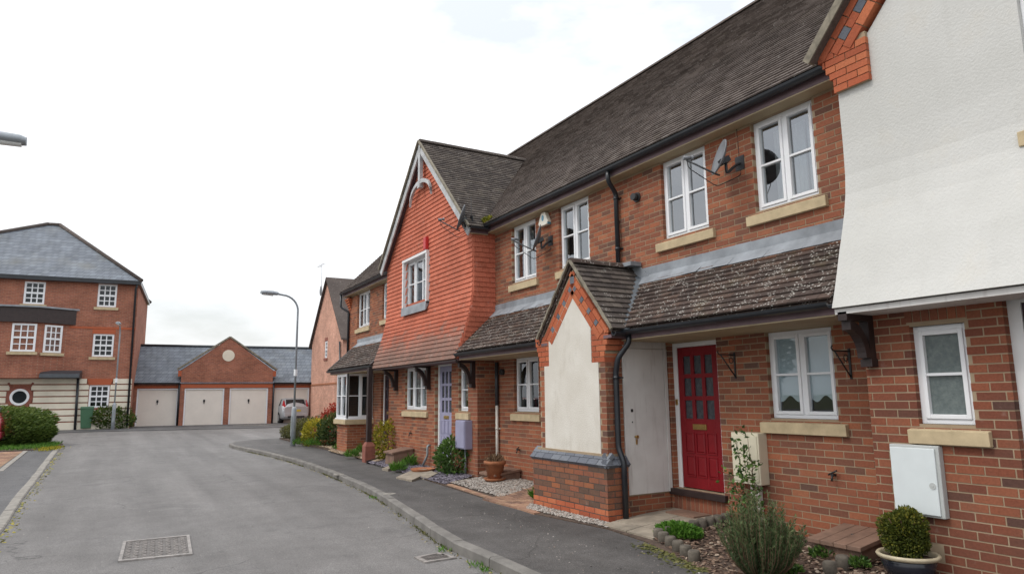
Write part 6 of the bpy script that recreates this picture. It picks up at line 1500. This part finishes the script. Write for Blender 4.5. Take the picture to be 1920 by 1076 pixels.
# ---------------- pots
pc = onG(1707, 1086, .17); pc = np.array((pc[0], pc[1], .17)); pr_ = .235
pt = thing('plant_pot', 'dark glazed bowl pot with cream rim holding the clipped box', 'pot', pc)
m = MB(); m.lathe([(.0, 0), (.13, 0), (.19, .10), (.225, .22), (.215, .22), (.18, .10), (.0, .10)], pc[0], pc[1], 28, pc[2]-.02); m.build('bowl', 'glaze', pt)
m = MB(); m.lathe([(.200, .195), (.232, .20), (.245, .222), (.232, .238), (.208, .228), (.200, .195)], pc[0], pc[1], 32, pc[2]-.02); m.build('rim', 'glaze_rim', pt)
m = MB(); m.lathe([(0, .20), (.215, .195)], pc[0], pc[1], 20, pc[2]-.02); m.build('compost', 'soil', pt)
bc = pc+(0, .0, .20)
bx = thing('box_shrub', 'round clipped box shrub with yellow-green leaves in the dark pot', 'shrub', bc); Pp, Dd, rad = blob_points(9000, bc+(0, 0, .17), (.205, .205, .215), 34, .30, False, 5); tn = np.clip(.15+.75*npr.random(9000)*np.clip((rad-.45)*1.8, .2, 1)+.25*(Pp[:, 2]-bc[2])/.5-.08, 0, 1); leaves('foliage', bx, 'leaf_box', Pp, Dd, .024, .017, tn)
m = MB(); 
for i in range(9): a = i*.7; m.tube([bc+(0, 0, -.03), bc+(.05*math.cos(a), .05*math.sin(a), .12), bc+(.15*math.cos(a), .15*math.sin(a), .30)], [.012, .008, .003], 5)
m.build('stem', 'stem', bx)
tp = onG(928, 907, .15); tpc = np.array((tp[0], tp[1], gdz(tp[0], tp[1])+.01)); tpr = thing('plant_pot', 'terracotta pot with withered plant on the white gravel', 'pot', tpc)
m = MB(); m.lathe([(0, .05), (.13, .05), (.18, .30), (.205, .30), (.205, .36), (.18, .36), (.16, .32), (0, .31)], tpc[0], tpc[1], 22, tpc[2]); m.build('pot', 'terracotta', tpr)
m = MB(); m.lathe([(0, .0), (.18, .0), (.21, .045), (.19, .045), (.17, .02), (0, .02)], tpc[0], tpc[1], 22, tpc[2]+.01); m.build('saucer', 'terracotta', tpr)
m = MB(); m.lathe([(0, .325), (.165, .325)], tpc[0], tpc[1], 16, tpc[2]); m.build('compost', 'soil', tpr)
dp = thing('withered_plant', 'brown withered plant in the terracotta pot', 'plant', tpc+(0, 0, .33)); g = np.random.default_rng(3); n = 420; Pq = tpc+np.array((0, 0, .33))+np.stack([g.normal(0, .07, n), g.normal(0, .07, n), np.abs(g.normal(0, .035, n))], 1); leaves('foliage', dp, 'leaf_dry', Pq, np.stack([g.normal(0, .4, n), g.normal(0, .4, n), np.ones(n)], 1), .10, .012)
rp = onG(685, 838, .18); rpc = np.array((rp[0]-.2, rp[1], gdz(rp[0], rp[1]))); 
op = thing('plant_pot', 'low orange terracotta bowl under the yellow shrubs', 'pot', onG(614, 836, .17)); c = onG(614, 836, .17); m = MB(); m.lathe([(0, .02), (.15, .0), (.22, .16), (.25, .16), (.25, .20), (.2, .19), (0, .17)], c[0], c[1], 18, c[2]); m.build('pot', 'terracotta', op)

# ---------------- rosemary
rc0 = onG(1425, 1083, .17); rc0 = np.array((rc0[0]+.12, rc0[1]+.08, gdz(rc0[0], rc0[1])))
ro = thing('rosemary_bush', 'upright grey-green rosemary bush growing in the bed', 'shrub', rc0); g = np.random.default_rng(21); Pl = []; Dl = []; Tl = []; ms = MB()
for i in range(190):
    a = g.uniform(0, 2*math.pi); sp = g.random()**.6; h_ = .74*(1-.40*sp**2)*g.uniform(.6, 1.05); out = .40*sp*g.uniform(.7, 1.1)
    b0 = rc0+np.array((.10*sp*math.cos(a), .10*sp*math.sin(a), 0)); tip = rc0+np.array((out*math.cos(a), out*math.sin(a), h_)); md = (b0+tip)/2+np.array((.05*math.cos(a), .05*math.sin(a), -.02)); ms.tube([b0, md, tip], [.004, .003, .0015], 4)
    nn_ = 95
    for j in range(nn_):
        t = .06+.94*(j+g.random())/nn_; p = (1-t)**2*b0+2*t*(1-t)*md+t*t*tip; ax = tip-b0; ax /= np.linalg.norm(ax); th = g.uniform(0, 6.28); sd_v = np.array((math.cos(th), math.sin(th), 0)); Pl.append(p); Dl.append(ax*.95+sd_v*.8); Tl.append(.25+.45*t*g.random()+.35*g.random()*(p[2]-rc0[2])/.6)
leaves('foliage', ro, 'leaf_rosemary', Pl, Dl, .036, .0095, np.array(Tl)); ms.build('stem', 'stem', ro)
# ---------------- climbing rose in front of the cream box
rz0 = np.array((6.30, 5.58, .2)); cl = thing('climbing_rose', 'thin leggy rose climbing in front of the cream meter box', 'plant', rz0); ms = MB(); Pl = []; Dl = []; g = np.random.default_rng(5)
for k, (dy, top_) in enumerate(((.16, .95), (.06, .85), (-.05, 1.05), (-.14, .8), (.2, .6))):
    pts = [rz0+np.array((g.normal(0, .02)+.02*t*0, dy*t+.04*math.sin(5*t+k), top_*t-.02)) for t in np.linspace(0, 1, 8)]; ms.tube(pts, [.008-.0008*i for i in range(8)], 5)
    for p in pts[2:]:
        for s in range(3):
            e = p+np.array((g.normal(0, .05)-.03, g.normal(0, .07), g.normal(.02, .03))); ms.tube([p, e], .002, 4)
            for q in range(4): Pl.append(e+g.normal(0, .025, 3)); Dl.append(g.normal(0, 1, 3)+np.array((-.3, 0, .1)))
leaves('foliage', cl, 'leaf_green', Pl, Dl, .055, .034); ms.build('stem', 'stem', cl)
# ---------------- low plants
def ground_plant(name, label, c, rx, ry, h, n, ln, wd, mat, seed=1, group=None):
    g = np.random.default_rng(seed); r = thing(name, label, 'plant', c, group=group); a = g.uniform(0, 6.28, n); q = np.sqrt(g.random(n)); Pq = np.asarray(c)+np.stack([rx*q*np.cos(a), ry*q*np.sin(a), h*g.random(n)*(1-.6*q*q)], 1)
    leaves('foliage', r, mat, Pq, np.stack([np.cos(a)*.7+g.normal(0, .4, n), np.sin(a)*.7+g.normal(0, .4, n), .5+g.random(n)], 1), ln, wd); return r
c = onG(1272, 996, .2); ground_plant('ground_cover', 'bright green low ground cover plant inside the log edging', (c[0], c[1], gdz(c[0], c[1])), .20, .30, .13, 1500, .045, .030, 'leaf_bright', 2)
for i, (px, py, lb_, s, mt_) in enumerate(((1545, 1040, 'small green weeds in front of the plank-lidded box', .12, 'leaf_green'), (1480, 1060, 'small dark weed at the foot of the rosemary', .10, 'leaf_green'), (1610, 1058, 'small green seedling left of the glazed pot', .09, 'leaf_green'), (840, 872, 'small grassy tuft on the tan gravel edge', 0, 'leaf_green'))[:3]):
    c = onG(px, py, .2); ground_plant('garden_weed', lb_, (c[0], c[1], gdz(c[0], c[1])), s, s, .07, 160, .05, .03, mt_, 30+i, 'weeds in the gardens')
for i, (px, py, lb_, s, hh) in enumerate(((660, 858, 'grassy green tuft near the pavement on the tan gravel', .16, .18), (680, 852, 'thin green tuft beside the post plinth', .14, .2), (746, 883, 'grass tuft in the slate chippings near the pale slab', .13, .15), (768, 876, 'grass tuft in the slate chippings against the wall', .13, .18), (1010, 938, 'small weed at the corner of the porch', .08, .08), (590, 837, 'green clump at the foot of the yellow shrub', .3, .22), (565, 834, 'green clump just behind the street lamp', .25, .2), (640, 845, 'low green plant under the bay window corner', .2, .16))):
    c = onG(px, py, .15); ground_plant('garden_tuft', lb_, (c[0], c[1], gdz(c[0], c[1])), s, s, hh, 260, .13, .018, 'leaf_bright', 50+i, 'tufts in the gardens')
# ---------------- shrubs
c = onG(850, 892, .15); shrub('evergreen_bush', 'glossy dark green bush below the lavender meter box', (c[0]+.1, c[1]+.1, gdz(c[0], c[1])), (.42, .46, .36), 1500, .10, .042, 'leaf_green', seed=4, cz=.30, shell=.45)
c = onG(724, 858, .2); shrub('yellow_shrub', 'variegated yellow shrub growing by the plum door', (c[0]+.05, c[1]-.1, gdz(c[0], c[1])), (.40, .46, .50), 1900, .075, .04, 'leaf_yellow', seed=8, cz=.48)
c = onG(577, 836, .16); shrub('yellow_shrub', 'bright yellow shrub behind the street lamp', (c[0]+.35, c[1]+.5, gdz(c[0], c[1])), (.46, .5, .42), 2200, .09, .045, 'leaf_yellow', seed=9, cz=.40, tintbias=.08)
c = onG(606, 838, .16); shrub('variegated_shrub', 'dark green and cream shrub against the bay window base', (c[0]+.45, c[1]+.25, gdz(c[0], c[1])), (.60, .66, .50), 3000, .10, .045, 'leaf_mixed', seed=10, cz=.45)
c = onG(610, 836, .16); shrub('red_shrub', 'red-leaved shrub rising behind the yellow shrubs', (c[0]+1.2, c[1]+2.4, gdz(c[0], c[1]+2)), (.85, .85, .58), 2400, .12, .05, 'leaf_red', seed=12, cz=.74, tintbias=.15)
c = onG(530, 824, .14); shrub('clipped_hedge', 'small clipped olive bush at the corner of the far pavement', (c[0]+.35, c[1]+.4, gdz(c[0], c[1])), (.34, .42, .28), 2000, .06, .035, 'leaf_olive', seed=14, cz=.20, shell=.35)
c = onG(553, 829, .14); shrub('clipped_hedge', 'clipped brown-green bush directly behind the lamp column', (c[0]+.35, c[1]+.8, gdz(c[0], c[1])), (.46, .5, .40), 2600, .06, .035, 'leaf_olive', seed=15, cz=.34, shell=.35)
c = onG(580, 826, .14); shrub('grey_shrub', 'grey-green rounded shrub between the silver car and the lamp', (c[0]+.7, c[1]+1.6, gdz(c[0], c[1])), (.6, .7, .36), 2200, .07, .03, 'leaf_mixed', seed=16, cz=.40)
c = onG(206, 803.5, .03); shrub('round_bush', 'round green bush at the corner of the flats beside the bin', (c[0]+.05, c[1]+.3, c[2]), (.98, .6, .62), 2600, .16, .08, 'leaf_hedge', seed=17, cz=.6)
# big spreading shrub on the left verge
c = onG(60, 838, .06); sv = thing('spreading_hedge', 'large spreading green hedge behind the red car', 'hedge', (c[0]-.9, c[1]+1.3, c[2])); ctr = np.array((c[0]-1.35, c[1]+1.5, c[2]+.50)); Pp, Dd, rad = blob_points(24000, ctr, (2.15, 1.5, .86), 40, .5, False, 33)
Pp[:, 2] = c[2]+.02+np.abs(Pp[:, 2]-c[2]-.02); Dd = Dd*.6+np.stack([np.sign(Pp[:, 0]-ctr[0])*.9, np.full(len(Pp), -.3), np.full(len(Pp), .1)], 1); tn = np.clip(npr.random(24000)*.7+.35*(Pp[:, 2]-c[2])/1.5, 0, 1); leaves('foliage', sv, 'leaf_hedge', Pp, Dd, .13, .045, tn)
m = MB()
for i in range(9): a = i*.7; m.tube([ctr+(0, 0, -.65), ctr+(.7*math.cos(a), .6*math.sin(a), -.2), ctr+(1.5*math.cos(a), 1.0*math.sin(a), .3)], [.05, .03, .01], 6)
m.build('stem', 'bark', sv)
vg = [tuple(onG(x, y, .05)[:2]) for x, y in ((-40, 845), (20, 845), (105, 840), (108, 836))]+[(-1.5, 31), (-9, 31)]
sheet('verge', vg, lambda x, y: gz(y)+.05, 'soil', thick=.1)
pts = np.array(fill(vg, 5200, lambda x, y: gz(y)+.05)); o = leaves('grass', None, 'leaf_bright', pts, np.stack([npr.normal(0, .35, 5200), npr.normal(0, .35, 5200), np.ones(5200)], 1), .13, .018, kind='stuff'); tag(o, 'rough green grass along the foot of the hedge', 'grass')
a_, b_ = onG(80, 843, .05), onG(108, 840, .05); mp = np.array([a_+(b_-a_)*rnd.random()+np.array((rnd.gauss(0, .12), rnd.gauss(0, .35), 0)) for _ in range(700)]); mp[:, 2] = [gz(q[1])+.055 for q in mp]
o = leaves('yellow_moss', None, 'leaf_yellow', mp, np.stack([npr.normal(0, .5, 700), npr.normal(0, .5, 700), np.ones(700)], 1), .07, .03, kind='stuff'); tag(o, 'patch of yellow moss at the left kerb corner', 'moss')
# ---------------- weeds, moss and litter along the kerbs
line = resample(KRS, .02); line = line[(line[:, 1] > 4.5) & (line[:, 1] < 24)]; Pw = []; Dw = []
dens = np.random.default_rng(9); 
for p in line:
    k = .5+.5*math.sin(p[1]*1.7)+.4*math.sin(p[1]*5.1+1)
    for _ in range(int(dens.poisson(max(.15, 1.9*k)))): Pw.append((p[0]-.01-abs(dens.normal(0, .025)), p[1]+dens.uniform(-.02, .02), gz(p[1])+.002)); Dw.append((dens.normal(-.25, .5), dens.normal(0, .5), 1))
o = leaves('kerb_weeds', None, 'leaf_olive', Pw, Dw, .028, .015, kind='stuff'); tag(o, 'thin line of weeds and moss along the foot of the right kerb', 'weeds')
for px, py, s in ((830, 1030, 1), (895, 1060, 1.2), (910, 1068, .8)): pass
Pw = []
for (px, py) in ((830, 1032), (893, 1062), (908, 1070), (700, 934)):
    p = onG(px, py); 
    for _ in range(40): Pw.append((p[0]+rnd.gauss(0, .04), p[1]+rnd.gauss(0, .06), .003))
o = leaves('kerb_grass', None, 'leaf_bright', Pw, np.stack([npr.normal(0, .5, len(Pw)), npr.normal(0, .5, len(Pw)), np.ones(len(Pw))], 1), .05, .010, kind='stuff'); tag(o, 'grass tufts sprouting beside the drain grate', 'grass')
lit = [(p[0]-.02-abs(rnd.gauss(0, .06)), p[1], gz(p[1])+.004) for p in line[::2] if rnd.random() < .55]
o = stones('kerb_litter', lit, .013, 'litter', .35); tag(o, 'dry leaf and blossom litter in the right gutter', 'litter')
LL = resample(smooth_line(LK, 1), .03); LL = LL[(LL[:, 1] > 9.5) & (LL[:, 1] < 27)]
lit = [(p[0]+.02+abs(rnd.gauss(0, .07)), p[1], gz(p[1])+.003) for p in LL if rnd.random() < .6]
o = stones('kerb_moss', lit, .02, 'leaf_yellow', .35); tag(o, 'yellow-green moss crumbs along the left kerb', 'moss')
spk = [(x, y, pz(x, y)+.002) for x, y, _ in fill([(3.7, 4.6), (4.9, 4.6), (5.0, 12), (4.5, 12)], 330, lambda x, y: 0)]
o = stones('petals', spk, .007, 'gravel_white', .25); tag(o, 'scattered pale petals on the pavement', 'petals')
spk = [(x, y, .002) for x, y, _ in fill([(-1, 5.5), (3.3, 5.5), (3.9, 14), (-1, 14)], 160, lambda x, y: 0)]
o = stones('road_grit', spk, .007, 'gravel_white', .25); tag(o, 'scattered pale grit on the road', 'grit')
# moss at the back edge of the pavement by the bed
mp = []
for t in np.linspace(0, 1, 420): 
    a = onG(1215, 1018, .12); b = onG(1330, 1070, .12); p = a+(b-a)*t+np.array((-abs(rnd.gauss(0, .10)), rnd.gauss(0, .06), 0)); mp.append((p[0], p[1], pz(p[0], p[1])+.002))
o = stones('pavement_moss', mp, .020, 'leaf_olive', .25); tag(o, 'olive moss spreading over the pavement edge by the log edging', 'moss')

# ---------------- trees across the road (seen mirrored in the windows)
def tree(label, x, y, h, r, seed):
    t = thing('street_tree', label, 'tree', (x, y, 0), group='trees across the road'); g = random.Random(seed); m = MB(); m.tube([(x, y, -.1), (x+.1, y, h*.25), (x, y+.1, h*.55)], [.22, .16, .08], 9)
    for i in range(9):
        a = g.uniform(0, 6.28); z = h*g.uniform(.25, .55); m.tube([(x, y, z), (x+r*.4*math.cos(a), y+r*.4*math.sin(a), z+h*.12), (x+r*.8*math.cos(a), y+r*.8*math.sin(a), z+h*.25)], [.08, .05, .015], 6)
    m.build('trunk', 'bark', t); Pp, Dd, rad = blob_points(5200, (x, y, h*.62), (r, r, h*.40), 26, .35, False, seed); leaves('crown', t, 'leaf_tree', Pp, Dd, .34, .17, npr.random(5200))
for i, (x, y, h, r) in enumerate(((-13, 9.0, 7.5, 2.6), (-14.5, 16.5, 8.5, 2.8), (-12.5, 23.0, 6.5, 2.3))): tree(('tall round tree across the road, seen mirrored in the windows over the red door', 'tallest tree across the road, left of the frame', 'smaller tree across the road, furthest along')[i], x, y, h, r, 60+i)
